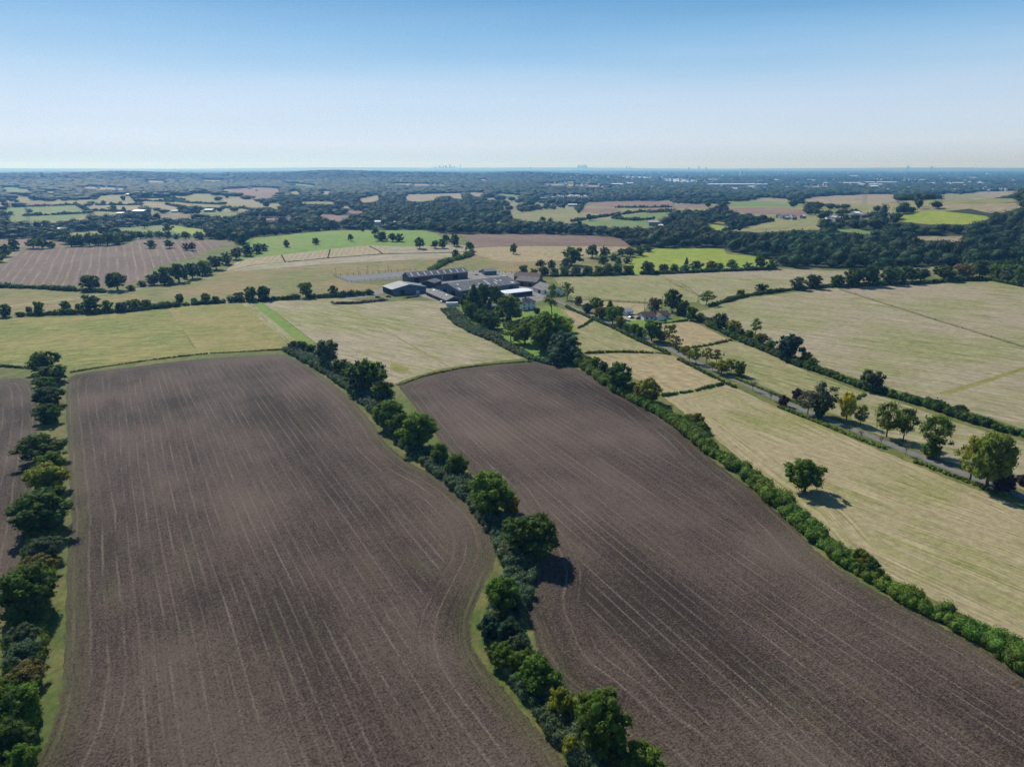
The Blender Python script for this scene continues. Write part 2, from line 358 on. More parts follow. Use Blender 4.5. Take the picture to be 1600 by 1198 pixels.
# near
F('grass', 'verge', [(-200, 572), (0, 575), (50, 590), (120, 588), (330, 562), (450, 548), (480, 552), (560, 610), (640, 720), (780, 810), (790, 880), (750, 990), (900, 1180), (1000, 1500), (-500, 1500)], 'green field margin')
F('ploughed_field', 'plough_b', [(-300, 590), (0, 592), (45, 596), (58, 640), (56, 700), (46, 800), (30, 900), (0, 960), (-80, 1100), (-400, 1400)], 'bare ploughed field at the left edge', edge=True)
F('ploughed_field', 'plough_a', [(52, 1198), (80, 1140), (95, 1080), (101, 1000), (104, 900), (110, 800), (106, 700), (103, 640), (105, 596), (120, 585), (200, 574), (300, 562), (400, 555), (440, 554), (470, 566), (510, 592),
   (550, 625), (580, 658), (602, 690), (640, 722), (690, 750), (738, 787), (766, 820), (775, 850), (771, 885), (758, 912), (741, 950), (735, 990), (745, 1022), (775, 1062), (820, 1117), (862, 1163), (890, 1200), (960, 1290), (1050, 1500), (-100, 1500), (10, 1270)], 'bare ploughed field with curved edge', edge=True)
F('ploughed_field', 'plough_b', [(622, 604), (650, 592), (700, 579), (780, 569), (840, 566), (880, 571), (925, 585), (960, 607), (1000, 628), (1040, 657), (1085, 692), (1110, 716), (1170, 762), (1228, 812), (1288, 870), (1340, 906), (1400, 941),
   (1470, 977), (1540, 1017), (1600, 1057), (1760, 1135), (2100, 1320), (2100, 1500), (1250, 1500), (1080, 1260), (1025, 1198), (980, 1165), (930, 1110), (880, 1070), (850, 1035), (832, 990), (822, 945), (832, 900), (825, 865), (800, 825), (770, 775), (735, 738), (700, 705), (672, 668), (645, 632)], 'bare ploughed field between two hedgerows', edge=True)
F('stubble_field', 'stubble', [(1036, 619), (1080, 612), (1135, 602), (1200, 630), (1290, 668), (1400, 714), (1500, 755), (1600, 795), (1800, 890), (2100, 1060), (2100, 1280), (1750, 1090), (1600, 1008), (1500, 957), (1400, 906), (1322, 866), (1278, 818), (1238, 784), (1165, 724), (1110, 678), (1075, 650)], 'pale mown field below the lane', edge=True)
F('pasture', 'pasture', [(-300, 500), (0, 497), (100, 495), (200, 489), (262, 480), (300, 540), (318, 551), (240, 561), (163, 571), (80, 578), (0, 574), (-300, 576)], 'green pasture left of the farm')
F('pasture', 'pasture2', [(262, 481), (330, 475), (378, 473), (420, 508), (452, 541), (440, 546), (380, 549), (317, 552), (290, 520)], 'yellowing pasture')
F('stubble_field', 'hay', [(377, 474), (398, 473), (465, 533), (455, 540), (430, 518)], 'pale mown strip')
F('pasture', 'lawn', [(394, 473), (408, 473), (450, 504), (492, 536), (470, 535), (425, 500)], 'bright green strip')
F('stubble_field', 'stubble2', [(410, 473), (480, 466), (530, 466), (580, 472), (640, 470), (690, 472), (703, 484), (728, 512), (765, 534), (818, 560), (760, 566), (690, 576), (630, 594), (612, 600), (560, 580), (500, 540), (450, 502)], 'pale hay field before the farm')
F('pasture', 'pasture2', [(610, 562), (640, 575), (632, 584), (612, 577)], 'greener patch of hay field')
# farm surroundings
F('pasture', 'rough', [(-300, 455), (0, 449), (130, 454), (200, 452), (260, 446), (320, 432), (350, 425), (500, 413), (620, 408), (700, 402), (684, 415), (672, 424), (652, 423), (520, 432), (545, 441), (600, 446), (592, 456), (520, 463), (470, 463), (360, 469), (200, 482), (100, 486), (0, 490), (-300, 496)], 'rough pasture with tan patches')
F('brown_field', 'brown', [(-200, 414), (0, 412), (32, 391), (100, 386), (195, 384), (215, 375), (250, 373), (362, 377), (330, 390), (290, 405), (240, 418), (226, 438), (165, 447), (0, 443), (-200, 440)], 'red-brown harvested field')
F('pasture', 'olive', [(-60, 402), (0, 399), (30, 391), (0, 413), (-60, 415)], 'grass edge')
F('brown_field', 'fbrown', [(-100, 374), (0, 374), (60, 374), (106, 379), (98, 384), (60, 386), (0, 388), (-100, 388)], 'small brown field')
F('pasture', 'green', [(380, 376), (400, 371), (475, 364), (530, 360), (600, 360), (660, 360), (682, 366), (695, 380), (650, 385), (575, 385), (500, 391), (442, 398), (400, 404), (370, 410), (392, 388)], 'bright green hill pasture')
F('plots', 'plots', [(442, 398), (500, 391), (575, 384), (590, 384), (612, 395), (500, 404), (450, 409), (400, 413), (372, 419), (350, 425), (375, 407)], 'striped pale plots')
F('stubble_field', 'pale', [(592, 384), (650, 385), (722, 383), (737, 391), (700, 394), (612, 395)], 'pale brown hilltop plot')
F('stubble_field', 'pale', [(352, 425), (400, 414), (450, 410), (500, 405), (600, 397), (700, 395), (728, 394), (722, 399), (690, 403), (600, 408), (500, 413), (420, 420)], 'pale cut strip on the hill')
F('brown_field', 'brown2', [(718, 367), (800, 366), (875, 367), (962, 371), (988, 386), (930, 385), (810, 385), (745, 388), (735, 375)], 'brown field behind the farm')
F('stubble_field', 'tan', [(742, 388), (810, 385), (930, 385), (988, 386), (950, 396), (900, 404), (830, 410), (720, 408), (735, 397)], 'tan grass field')
F('pasture', 'rough', [(735, 396), (780, 408), (850, 408), (990, 400), (960, 425), (830, 432), (800, 426), (720, 425), (680, 425), (690, 416), (715, 406)], 'rough grass behind the barns')
F('pasture', 'lime', [(978, 413), (995, 400), (1012, 392), (1030, 388), (1130, 389), (1136, 397), (1182, 401), (1215, 410), (1205, 420), (1100, 425), (995, 430), (985, 425)], 'lime green pasture by the wood')
F('pasture', 'hay', [(864, 432), (930, 430), (995, 429), (1030, 427), (1060, 440), (1090, 462), (1088, 472), (1015, 472), (940, 468), (895, 464), (878, 450)], 'green and tan pasture')
F('stubble_field', 'stubble2', [(1033, 427), (1110, 424), (1200, 420), (1325, 423), (1480, 415), (1460, 424), (1330, 443), (1200, 455), (1160, 461), (1112, 476), (1094, 474), (1092, 462), (1070, 445)], 'tan field before the wood')
F('stubble_field', 'tan', [(895, 468), (960, 472), (1012, 475), (1005, 486), (980, 492), (955, 488), (918, 480)], 'tan paddock')
F('stubble_field', 'stubble2', [(1085, 489), (1110, 482), (1150, 468), (1200, 462), (1300, 450), (1340, 449), (1440, 441), (1530, 438), (1600, 448), (2000, 460), (2300, 700), (2000, 790), (1720, 706), (1600, 670), (1480, 632), (1380, 603), (1280, 572), (1230, 552), (1160, 522), (1110, 502)], 'wide pale hay field on the right')
F('grass', 'pasture2', [(1466, 614), (1540, 592), (1600, 573), (1800, 510), (1800, 515), (1602, 577), (1545, 597), (1476, 618)], 'green strip across the hay field', 1)
F('grass', 'grass', [(1312, 452), (1455, 497), (1600, 541), (1900, 640), (1900, 642), (1600, 543.2), (1455, 498.6), (1312, 453.2)], 'grassy line across the hay field', 1)
F('pasture', 'pasture2', [(860, 478), (905, 490), (960, 514), (1040, 550), (1000, 549), (915, 552), (900, 540), (890, 505)], 'paddock grass')
F('stubble_field', 'tan', [(882, 484), (905, 491), (926, 500), (916, 508), (903, 513), (893, 500)], 'tan paddock corner')
F('stubble_field', 'hay', [(928, 501), (960, 516), (1000, 534), (1038, 550), (1000, 549), (916, 551), (905, 530), (905, 514)], 'hay paddock by the lane')
F('stubble_field', 'tan', [(916, 555), (960, 552), (1000, 552), (1045, 554), (1080, 570), (1128, 595), (1128, 599), (1080, 610), (1038, 616), (1014, 600), (975, 585), (935, 570)], 'tan paddock below the hedge')
F('stubble_field', 'tan', [(1028, 507), (1074, 501), (1112, 517), (1142, 532), (1100, 540), (1068, 543), (1048, 532)], 'tan paddock by the bungalow')
F('stubble_field', 'hay', [(1072, 547), (1142, 533), (1200, 553), (1270, 584), (1348, 613), (1330, 626), (1315, 650), (1265, 634), (1200, 606), (1132, 574)], 'hay strip beside the lane')
F('stubble_field', 'stubble2', [(1355, 614), (1400, 627), (1500, 662), (1600, 690), (1800, 752), (2000, 900), (1800, 848), (1600, 765), (1480, 720), (1400, 690), (1335, 662), (1333, 630)], 'pale strip beside the lane')
F('lawn', 'lawn', [(972, 500), (1000, 498), (1050, 499), (1072, 495), (1072, 500), (1030, 506), (1000, 510), (985, 508)], 'bright lawn round the bungalow')
F('lawn', 'lawn', [(700, 480), (760, 490), (830, 484), (870, 480), (900, 520), (905, 560), (860, 566), (820, 560), (770, 534), (730, 512)], 'garden grass among the trees')
F('yard', 'concrete', [(655, 424), (740, 422), (795, 425), (838, 434), (846, 452), (856, 464), (836, 474), (780, 472), (700, 476), (655, 462), (630, 446)], 'concrete farmyard', 1)
F('track', 'concrete', [(532, 462), (580, 455), (597, 450), (600, 457), (572, 464), (540, 467)], 'pale hard standing')
F('riding_arena', 'sand', [(522, 432), (650, 423), (636, 433), (546, 441)], 'grey surfaced riding arena', 1)
F('driveway', 'track', [(972, 494), (1002, 493), (1003, 499), (978, 502)], 'gravel drive', 1)
def ribbon(pts, wdt):
    pts = [np.array(p) for p in W(pts)]; L = []; Rr = []
    for i, p in enumerate(pts):
        a = pts[max(0, i-1)]; b = pts[min(len(pts)-1, i+1)]; d = (b-a)/np.linalg.norm(b-a); nn = np.array([-d[1], d[0]])
        L.append(tuple(p+nn*wdt/2)); Rr.append(tuple(p-nn*wdt/2))
    return L+Rr[::-1]
LANE = [(832, 450), (850, 459), (872, 471), (907, 485), (950, 503), (990, 521), (1040, 542), (1087, 565), (1125, 582), (1162, 598), (1205, 619), (1267, 645), (1320, 665), (1387, 692), (1467, 725), (1587, 770), (1760, 845), (1950, 940)]
POLY.append(['grass', 'verge', ribbon(LANE[2:], 9), None, 'green lane verge', False])
POLY.append(['lane', 'asphalt', ribbon(LANE, 3.8), None, 'grey country lane', False])
POLY.append(['track', 'track', ribbon([(671, 424), (676, 419), (690, 410), (700, 405)], 3), None, 'pale track', False])
POLY.append(['grass', 'pasture2', ribbon([(532, 478), (580, 503), (640, 538), (702, 573)], 1.1), None, 'grass line', False])
POLY.append(['track', 'track', ribbon([(330, 433), (300, 438), (220, 450), (120, 466), (0, 480)], 3), None, 'worn track', False])
# far fields
FAR = {
 'fgreen': [[(8,325),(60,323),(115,322),(135,332),(134,338),(106,344),(30,346),(8,343)], [(0,293),(38,294),(56,300),(0,301)], [(60,299),(95,299),(95,301.3),(62,301.3)], [(222,306),(254,306),(254,309),(215,309)],
   [(287,332),(380,331),(377,336),(343,338),(312,334)], [(449,287),(475,288),(496,290),(496,292),(458,290)], [(766,302),(800,304),(815,306),(812,309),(780,305)], [(786,308.5),(816,308.5),(815,311),(790,311)],
   [(756,347),(790,345),(787,349),(763,349)], [(900,348),(931,343),(1000,344),(1030,345),(1018,356),(938,353),(904,350)], [(957,340),(1000,334),(1054,332),(1037,340),(1017,342),(990,344),(970,342)],
   [(1134,316),(1187,314),(1215,316),(1197,323),(1140,322)], [(1180,320),(1200,319),(1260,319),(1259,323),(1200,323)], [(1274,329),(1344,327),(1340,331),(1300,333)], [(1275,338),(1294,338),(1292,341),(1276,341)], [(1299,357),(1337,358),(1377,366),(1362,367),(1310,361)],
   [(165,359),(200,355),(255,352),(270,352),(325,360),(322,366),(280,367),(255,364),(200,362),(165,364)]],
 'lime': [[(1099,350),(1112,350),(1141,355),(1132,360),(1115,359)], [(1400,345),(1417,334),(1470,330),(1551,339),(1520,350),(1455,351)], [(257,353),(270,352),(325,360),(318,365),(285,366)]],
 'olive': [[(88,316),(142,312),(144,314),(118,320),(95,319)], [(140,315),(199,315),(220,319),(199,320),(148,320)], [(141,330),(172,331),(200,334),(140,336)], [(262,306),(337,308),(338,318),(297,317),(270,311)], [(214,311),(275,313),(345,321),(342,325),(275,320),(214,313)],
   [(450,300),(472,298),(470,303),(452,304)], [(456,316),(516,315),(527,318),(520,320),(470,318)], [(801,334),(849,328),(899,327),(908,332),(950,334),(948,337),(930,340),(893,346),(868,347),(830,346),(808,345)], [(100,364),(160,361),(172,366),(110,369)],
   [(1132,360),(1160,356),(1200,346),(1240,345),(1283,347),(1283,359),(1240,360),(1200,363),(1160,362)], [(1421,306),(1500,304),(1519,302),(1544,310),(1504,315),(1496,312),(1470,309)], [(231,329),(267,332),(250,334),(232,333)], [(754,309),(775,309),(773,312),(757,312)], [(350,318),(400,319),(440,322),(430,325),(380,323),(352,322)], [(1300,317),(1404,316),(1404,320),(1352,321)], [(345,296),(372,295),(374,300),(350,300)]],
 'ftan': [[(111,294),(137,292),(165,293),(200,294),(200,297),(165,297),(135,295)], [(127,323),(205,321),(217,326),(200,331),(178,330),(141,327)], [(220,315),(282,323),(280,328),(255,326),(225,320)], [(347,310),(400,313),(400,318),(356,318)],
   [(499,299),(521,299),(516,304),(502,304)], [(559,310),(594,305),(595,313),(564,317)], [(529,322),(551,322),(547,325),(533,325)], [(631,304),(680,303),(725,302),(727,310),(710,310),(697,306),(681,310),(674,314),(634,314)], [(729,301),(759,301),(755,306),(740,307)],
   [(605,287),(640,287),(700,289),(700,291),(637,290)], [(730,279),(766,281),(765,283),(745,281)], [(1247,312),(1300,306),(1400,304),(1404,318),(1352,320),(1290,317),(1250,314)], [(1519,300),(1594,298),(1575,306),(1544,310)],
   [(1463,319),(1600,317),(1595,324),(1575,330),(1562,333),(1540,332),(1510,325),(1470,325)], [(1422,370),(1508,369),(1514,380),(1505,380),(1470,376),(1447,376)], [(1180,311),(1235,311),(1240,314),(1185,314)], [(845,287),(900,288),(960,291),(955,293),(850,290)], [(225,282),(262,283),(258,285),(230,285)], [(285,281),(350,282),(345,284)], [(1250,290),(1300,291),(1296,293),(1255,293)], [(860,283),(905,284),(900,286)]],
 'fbrown': [[(37,318),(75,315),(87,321),(36,322)], [(352,296),(400,293),(442,295),(435,303),(420,311),(400,308),(378,303)], [(230,336),(312,336),(290,340),(250,341)], [(400,341),(461,340),(457,344),(400,345)], [(495,335),(550,337),(535,345),(516,344),(498,339)], [(536,329),(570,330),(567,334),(552,334)],
   [(909,326),(959,326),(975,331),(955,334),(912,332)], [(912,317),(1000,314),(1055,317),(1045,323),(1000,324),(960,324),(915,320)], [(1011,325),(1070,319),(1124,322),(1087,326),(1060,326),(1054,331),(1014,332)], [(1134,326),(1200,324),(1260,328),(1259,339),(1210,335),(1180,335),(1150,330)]],
 'water': [[(1030,279),(1060,278.5),(1090,281),(1087,284.5),(1040,284)], [(965,275),(1012,276),(1025,278),(980,278)], [(1090,283),(1135,284.5),(1100,285.5)]],
}
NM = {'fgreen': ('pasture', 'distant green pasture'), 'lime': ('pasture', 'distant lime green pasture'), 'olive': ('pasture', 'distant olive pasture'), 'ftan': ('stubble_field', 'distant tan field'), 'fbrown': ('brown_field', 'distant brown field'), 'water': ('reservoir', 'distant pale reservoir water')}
VALLEY = [(-200,306),(0,305),(100,309),(215,303),(340,303),(440,308),(450,325),(400,338),(330,344),(200,341),(100,352),(0,352),(-200,352)]
VAL2 = [(760,305),(900,322),(1060,312),(1260,308),(1420,303),(1600,298),(1600,318),(1450,333),(1350,345),(1250,348),(1090,350),(1010,358),(900,352),(800,345)]
F('pasture', 'olive', VALLEY, 'valley grassland between small fields', 2); F('pasture', 'olive', VAL2, 'grassland between small fields on the right', 2); NSKIP = [len(POLY)-2, len(POLY)-1]
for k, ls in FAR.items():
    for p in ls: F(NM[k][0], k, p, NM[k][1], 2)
FIELDPX = [np.array(p[3]) for i, p in enumerate(POLY) if p[3] is not None and i not in NSKIP]

def inside(poly, x, y):
    x = np.asarray(x); y = np.asarray(y); r = np.zeros(x.shape, bool); n = len(poly)
    px, py = poly[:, 0], poly[:, 1]; j = n-1
    for i in range(n):
        c = ((py[i] > y) != (py[j] > y)) & (x < (px[j]-px[i])*(y-py[i])/(py[j]-py[i]+1e-12)+px[i]); r ^= c; j = i
    return r

def build_ground():
    P = [(0.0, 0.0)]
    r = 25.0
    while r < 38400:
        step = 6 if r < 480 else r*0.02 if r < 3000 else r*0.035
        front = max(6, min(r*0.02, 400)) if r < 480 else r*0.02
        da = front/r
        a = -R(62)
        while a <= R(62):
            jx = (random.random()-.5)*da*.4; P.append((r*math.sin(a+jx), r*math.cos(a+jx))); a += da
        for k in range(24):
            a = R(64)+R(232)*k/23; P.append((r*math.sin(a), r*math.cos(a)))
        r += step
    for k in range(240): P.append((38400*math.sin(2*math.pi*k/240), 38400*math.cos(2*math.pi*k/240)))
    faces = []
    for p in POLY:
        s = len(P); q = [tuple(v) for v in p[2]]
        if sum(q[i-1][0]*q[i][1]-q[i][0]*q[i-1][1] for i in range(len(q))) < 0: q = q[::-1]
        P += q; faces.append(list(range(s, s+len(q))))
    vo, eo, fo, ov, oe, of = delaunay_2d_cdt([Vector(p) for p in P], [], faces, 0, 1e-4, True)
    V = np.array([tuple(v) for v in vo]); T = np.array([tuple(f) for f in fo])
    own = np.array([max(o) if len(o) else -1 for o in of])
    Z = height(V[:, 0], V[:, 1]); V3 = np.column_stack([V, Z])
    a, b, c = V[T[:, 0]], V[T[:, 1]], V[T[:, 2]]
    cr = (b[:, 0]-a[:, 0])*(c[:, 1]-a[:, 1])-(b[:, 1]-a[:, 1])*(c[:, 0]-a[:, 0])
    T[cr < 0] = T[cr < 0][:, ::-1]
    for i in range(-1, len(POLY)):
        t = T[own == i]
        if not len(t): continue
        u, inv = np.unique(t, return_inverse=True)
        name, mat, label, ed = ('ground', 'grass', 'rough grass ground', False) if i < 0 else (POLY[i][0], POLY[i][1], POLY[i][4], POLY[i][5])
        me = np_mesh(name, V3[u], inv.reshape(t.shape), M[mat], smooth=True)
        if ed:
            q = np.array(POLY[i][2]); xy = V[u]; dm = np.full(len(xy), 60.0)
            for k in range(len(q)):
                s0 = q[k]; s1 = q[(k+1) % len(q)]; d = s1-s0; L = (d@d)+1e-9
                tt = np.clip(((xy-s0)@d)/L, 0, 1); dm = np.minimum(dm, np.linalg.norm(xy-(s0+tt[:, None]*d), axis=1))
            at = me.attributes.new('edge', 'FLOAT', 'POINT'); at.data.foreach_set('value', dm.astype(np.float32))
        tag(link(name, me), kind='structure')
build_ground()

# ------------------------------------------------------------------ foliage
def ico(sub):
    t = (1+5**.5)/2
    v = [(-1, t, 0), (1, t, 0), (-1, -t, 0), (1, -t, 0), (0, -1, t), (0, 1, t), (0, -1, -t), (0, 1, -t), (t, 0, -1), (t, 0, 1), (-t, 0, -1), (-t, 0, 1)]
    f = [(0, 11, 5), (0, 5, 1), (0, 1, 7), (0, 7, 10), (0, 10, 11), (1, 5, 9), (5, 11, 4), (11, 10, 2), (10, 7, 6), (7, 1, 8), (3, 9, 4), (3, 4, 2), (3, 2, 6), (3, 6, 8), (3, 8, 9), (4, 9, 5), (2, 4, 11), (6, 2, 10), (8, 6, 7), (9, 8, 1)]
    v = [np.array(p)/np.linalg.norm(p) for p in v]
    for _ in range(sub):
        cache = {}; nf = []
        def mid(a, b):
            k = (min(a, b), max(a, b))
            if k not in cache: m = v[a]+v[b]; v.append(m/np.linalg.norm(m)); cache[k] = len(v)-1
            return cache[k]
        for a, b, c in f:
            x, y, z = mid(a, b), mid(b, c), mid(c, a); nf += [(a, x, z), (b, y, x), (c, z, y), (x, y, z)]
        f = nf
    return np.array(v), np.array(f)
ICO = [ico(0), ico(1), ico(2)]
def leaves(C, N, size):
    """quads centred at C, facing roughly N"""
    n = len(C); N = N+rng.normal(0, 0.55, (n, 3)); N /= np.linalg.norm(N, axis=1)[:, None]
    A = np.cross(N, rng.normal(0, 1, (n, 3))); A /= np.linalg.norm(A, axis=1)[:, None]; B = np.cross(N, A)
    s = (size*rng.uniform(0.6, 1.35, n))[:, None] if np.ndim(size) == 0 else (size*rng.uniform(0.6, 1.35, n))[:, None]
    A = A*s*0.5; B = B*s*0.5*rng.uniform(0.6, 1.1, n)[:, None]
    V = np.stack([C-A-B*.6, C+A*.2-B, C+A+B*.5, C-A*.3+B], 1).reshape(-1, 3)
    return V, np.arange(4*n).reshape(-1, 4)
def lump_cloud(cent, rad, per_area, size, low=-0.5, seedshell=0.18):
    """leaf quads over a set of lumps (ellipsoid radii) plus tri cores turned to degenerate quads"""
    Vs, Qs = [], []; off = 0
    for c, r in zip(cent, rad):
        r = np.array(r); ar = 4*math.pi*((r[0]*r[1])**1.6+(r[0]*r[2])**1.6+(r[1]*r[2])**1.6)**(1/1.6)/3**(1/1.6)
        n = max(6, int(ar*per_area/(size*size)))
        d = rng.normal(0, 1, (n, 3)); d /= np.linalg.norm(d, axis=1)[:, None]
        d = d[d[:, 2] > low]; k = rng.uniform(1-seedshell*1.6, 1+seedshell*0.8, len(d))[:, None]
        V, Q = leaves(c+d*r*k, d/r*r.mean(), size); Vs.append(V); Qs.append(Q+off); off += len(V)
    return np.concatenate(Vs), np.concatenate(Qs)
def core(cent, rad, sub=1, k=0.78):
    v, f = ICO[sub]; Vs, Fs = [], []; off = 0
    for c, r in zip(cent, rad):
        V = np.array(c)+v*np.array(r)*k*rng.uniform(0.85, 1.1, (len(v), 1)); Vs.append(V); Fs.append(f+off); off += len(V)
    return np.concatenate(Vs), np.concatenate(Fs)
def foliage_mesh(name, cent, rad, per_area, size, mat, sub=1, low=-0.5, corek=0.78):
    V, Q = lump_cloud(cent, rad, per_area, size, low)
    cv, cf = core(cent, rad, sub, corek)
    me = bpy.data.meshes.new(name); nv = len(V)
    allv = np.concatenate([V, cv]).astype(np.float32)
    me.vertices.add(len(allv)); me.vertices.foreach_set('co', allv.ravel())
    li = np.concatenate([Q.ravel(), (cf+nv).ravel()]).astype(np.int32)
    ls = np.concatenate([np.arange(0, Q.size, 4), Q.size+np.arange(0, cf.size, 3)]).astype(np.int32)
    me.loops.add(len(li)); me.loops.foreach_set('vertex_index', li)
    me.polygons.add(len(ls)); me.polygons.foreach_set('loop_start', ls)
    me.update(calc_edges=True); me.validate(); me.materials.append(mat); return me

def tree_proto(kind, lod, seed):
    """crown + trunk mesh in metres for a tree 12 m tall (h) and `W` wide, later scaled"""
    st = np.random.default_rng(seed); Wd, H = 12.0, 12.0
    cent, rad = [], []
    nl = {0: 58, 1: 34, 2: 17}[lod]
    size = {0: 0.5, 1: 0.85, 2: 1.4}[lod]
    def add(c, r): cent.append(np.array(c)); rad.append((r*st.uniform(.9, 1.2), r*st.uniform(.9, 1.2), r*st.uniform(.7, .95)))
    if kind in ('oak', 'round'):
        zb = 0.12 if kind == 'oak' else 0.03
        for i in range(nl):
            u = (i+.5)/nl; ph = i*2.399+st.uniform(-.3, .3); zz = 1-1.75*u
            rr = math.sqrt(max(0, 1-zz*zz*0.9)) if zz > 0 else 1-0.4*(-zz)
            k = st.choice([st.uniform(.35, .6), st.uniform(.7, .98), st.uniform(.75, 1.05)])*(1+.18*math.sin(2*ph+seed)+.1*math.sin(5*ph+3*zz)); L = st.uniform(.075, .165) if lod < 2 else st.uniform(.12, .21)
            z = H*(zb+(1-zb)*0.42+zz*(1-zb)*0.42)
            add((Wd/2*rr*k*math.cos(ph), Wd/2*rr*k*math.sin(ph), z), L*Wd)
        add((.5, 0, H*.58), 2.9); add((-.5, .3, H*.36), 2.9)
        if kind == 'round': add((0, 0, H*.25), 4.2)
    elif kind == 'airy':
        nl2 = int(nl*.85)
        for i in range(nl2):
            ph = i*2.399; zz = st.uniform(.3, .98); rr = math.sin(math.pi*min(1, (zz-.18)/.84))**.6
            k = st.uniform(.25, .95); add((Wd/2*rr*k*math.cos(ph), Wd/2*rr*k*math.sin(ph), H*zz*.96), st.uniform(.085, .15)*Wd*(1.25 if lod == 2 else 1))
        add((0, 0, H*.6), 1.7)
    elif kind == 'cone':
        for i in range(nl):
            u = (i+.5)/nl; ph = i*2.399; rr = (1-u)**.8
            add((Wd/2*rr*.7*math.cos(ph), Wd/2*rr*.7*math.sin(ph), H*(.1+.86*u)), Wd*.19*(1.1-u*.7))
        add((0, 0, H*.4), 3.0); add((0, 0, H*.2), 3.6); add((0, 0, H*.65), 1.8)
    ca = np.array(cent); ra = np.array(rad)
    lo = (ca-ra).min(0); hi = (ca+ra).max(0); sxy = Wd/max(hi[0]-lo[0], hi[1]-lo[1]); 
    z0 = ca[:, 2].min(); kz = (H*0.98-z0)/(hi[2]-z0)
    ca[:, :2] = (ca[:, :2]-(lo[:2]+hi[:2])/2)*sxy; ca[:, 2] = z0+(ca[:, 2]-z0)*kz
    ra[:, :2] *= sxy; ra[:, 2] *= kz; cent = list(ca); rad = [tuple(r) for r in ra]
    cover = {'airy': .62, 'cone': .9}.get(kind, .8)
    crown = foliage_mesh('crown', cent, rad, cover, size, M['leaf'], 1 if lod < 2 else 0, -0.75, 0.5 if kind == 'airy' else 0.72)
    tb = MB(); tr = 0.5 if kind != 'airy' else 0.34
    tb.tube((0, 0, -1.2), (0.1, 0, H*.28), tr, tr*.75, 8).tube((0.1, 0, H*.28), (0, .1, H*.72), tr*.75, tr*.2, 6)
    for i in range(7 if lod < 2 else 4):
        a = i*2.399+seed; c = cent[(i*5+3) % len(cent)]
        tb.tube((0, 0, H*(.2+.05*i)), tuple(c*np.array([.85, .85, .97])), tr*.42, tr*.12, 5)
    return crown, tb.mesh('trunk', M['bark'])
PROTO = {}
for kind, ns in (('oak', 4), ('round', 3), ('airy', 3), ('cone', 2)):
    for lod in range(3):
        PROTO[kind, lod] = [tree_proto(kind, lod, 11+s*7+lod) for s in range(ns)]
bare_t = MB(); 
_st = random.Random(3)
bare_t.tube((0, 0, -1), (0, 0, 5), .28, .2, 6)
for i in range(16):
    a = i*2.4; z0 = 3+i*.28; e = Vector((math.cos(a)*_st.uniform(2, 5), math.sin(a)*_st.uniform(2, 5), z0+_st.uniform(2.5, 5)))
    bare_t.tube((0, 0, z0), e, .12, .04, 4)
    for j in range(3):
        q = e*_st.uniform(.5, .9)+Vector((0, 0, z0*.2)); bare_t.tube(q, q+Vector((_st.uniform(-1.5, 1.5), _st.uniform(-1.5, 1.5), _st.uniform(.5, 2))), .06, .03, 3)
bare_trunk = bare_t.mesh('trunk', M['bark'])
_c = [np.array((rng.normal(0, 2.6), rng.normal(0, 2.6), rng.uniform(5, 10.5))) for _ in range(34)]
bare_crown = foliage_mesh('crown', _c, [(.8, .8, .7)]*34, .35, .5, M['leaf'], 0, -0.9, 0.25)

COLS = {'dk': ((.06, .104, .019), 'dark green'), 'gr': ((.10, .162, .025), 'mid green'), 'lg': ((.125, .175, .032), 'light green'), 'ye': ((.42, .38, .04), 'yellow-leaved'), 'yg': ((.19, .20, .026), 'yellow-green'),
        'au': ((.15, .135, .035), 'autumn-tinged'), 'br': ((.125, .11, .05), 'brown-leaved'), 'pu': ((.075, .038, .045), 'purple-leaved'), 'gg': ((.085, .125, .06), 'grey-green'), 'bg': ((.045, .088, .05), 'blue-green'), 'pa': ((.13, .135, .075), 'pale sparse')}
ORD = ['first', 'second', 'third', 'fourth', 'fifth', 'sixth', 'seventh', 'eighth', 'ninth', 'tenth', 'eleventh', 'twelfth', 'thirteenth', 'fourteenth', 'fifteenth', 'sixteenth', 'seventeenth', 'eighteenth', 'nineteenth', 'twentieth'] + \
      ['twenty-'+x for x in ('first', 'second', 'third', 'fourth', 'fifth', 'sixth', 'seventh', 'eighth', 'ninth')]+['thirtieth']+['thirty-'+x for x in ('first', 'second', 'third', 'fourth', 'fifth', 'sixth', 'seventh', 'eighth', 'ninth')]+['fortieth']
KN = {'oak': 'broad oak-like tree', 'round': 'rounded tree', 'airy': 'open airy tree', 'cone': 'pointed conifer', 'bare': 'nearly bare tree', 'bush': 'rounded bush'}
ntree = [0]
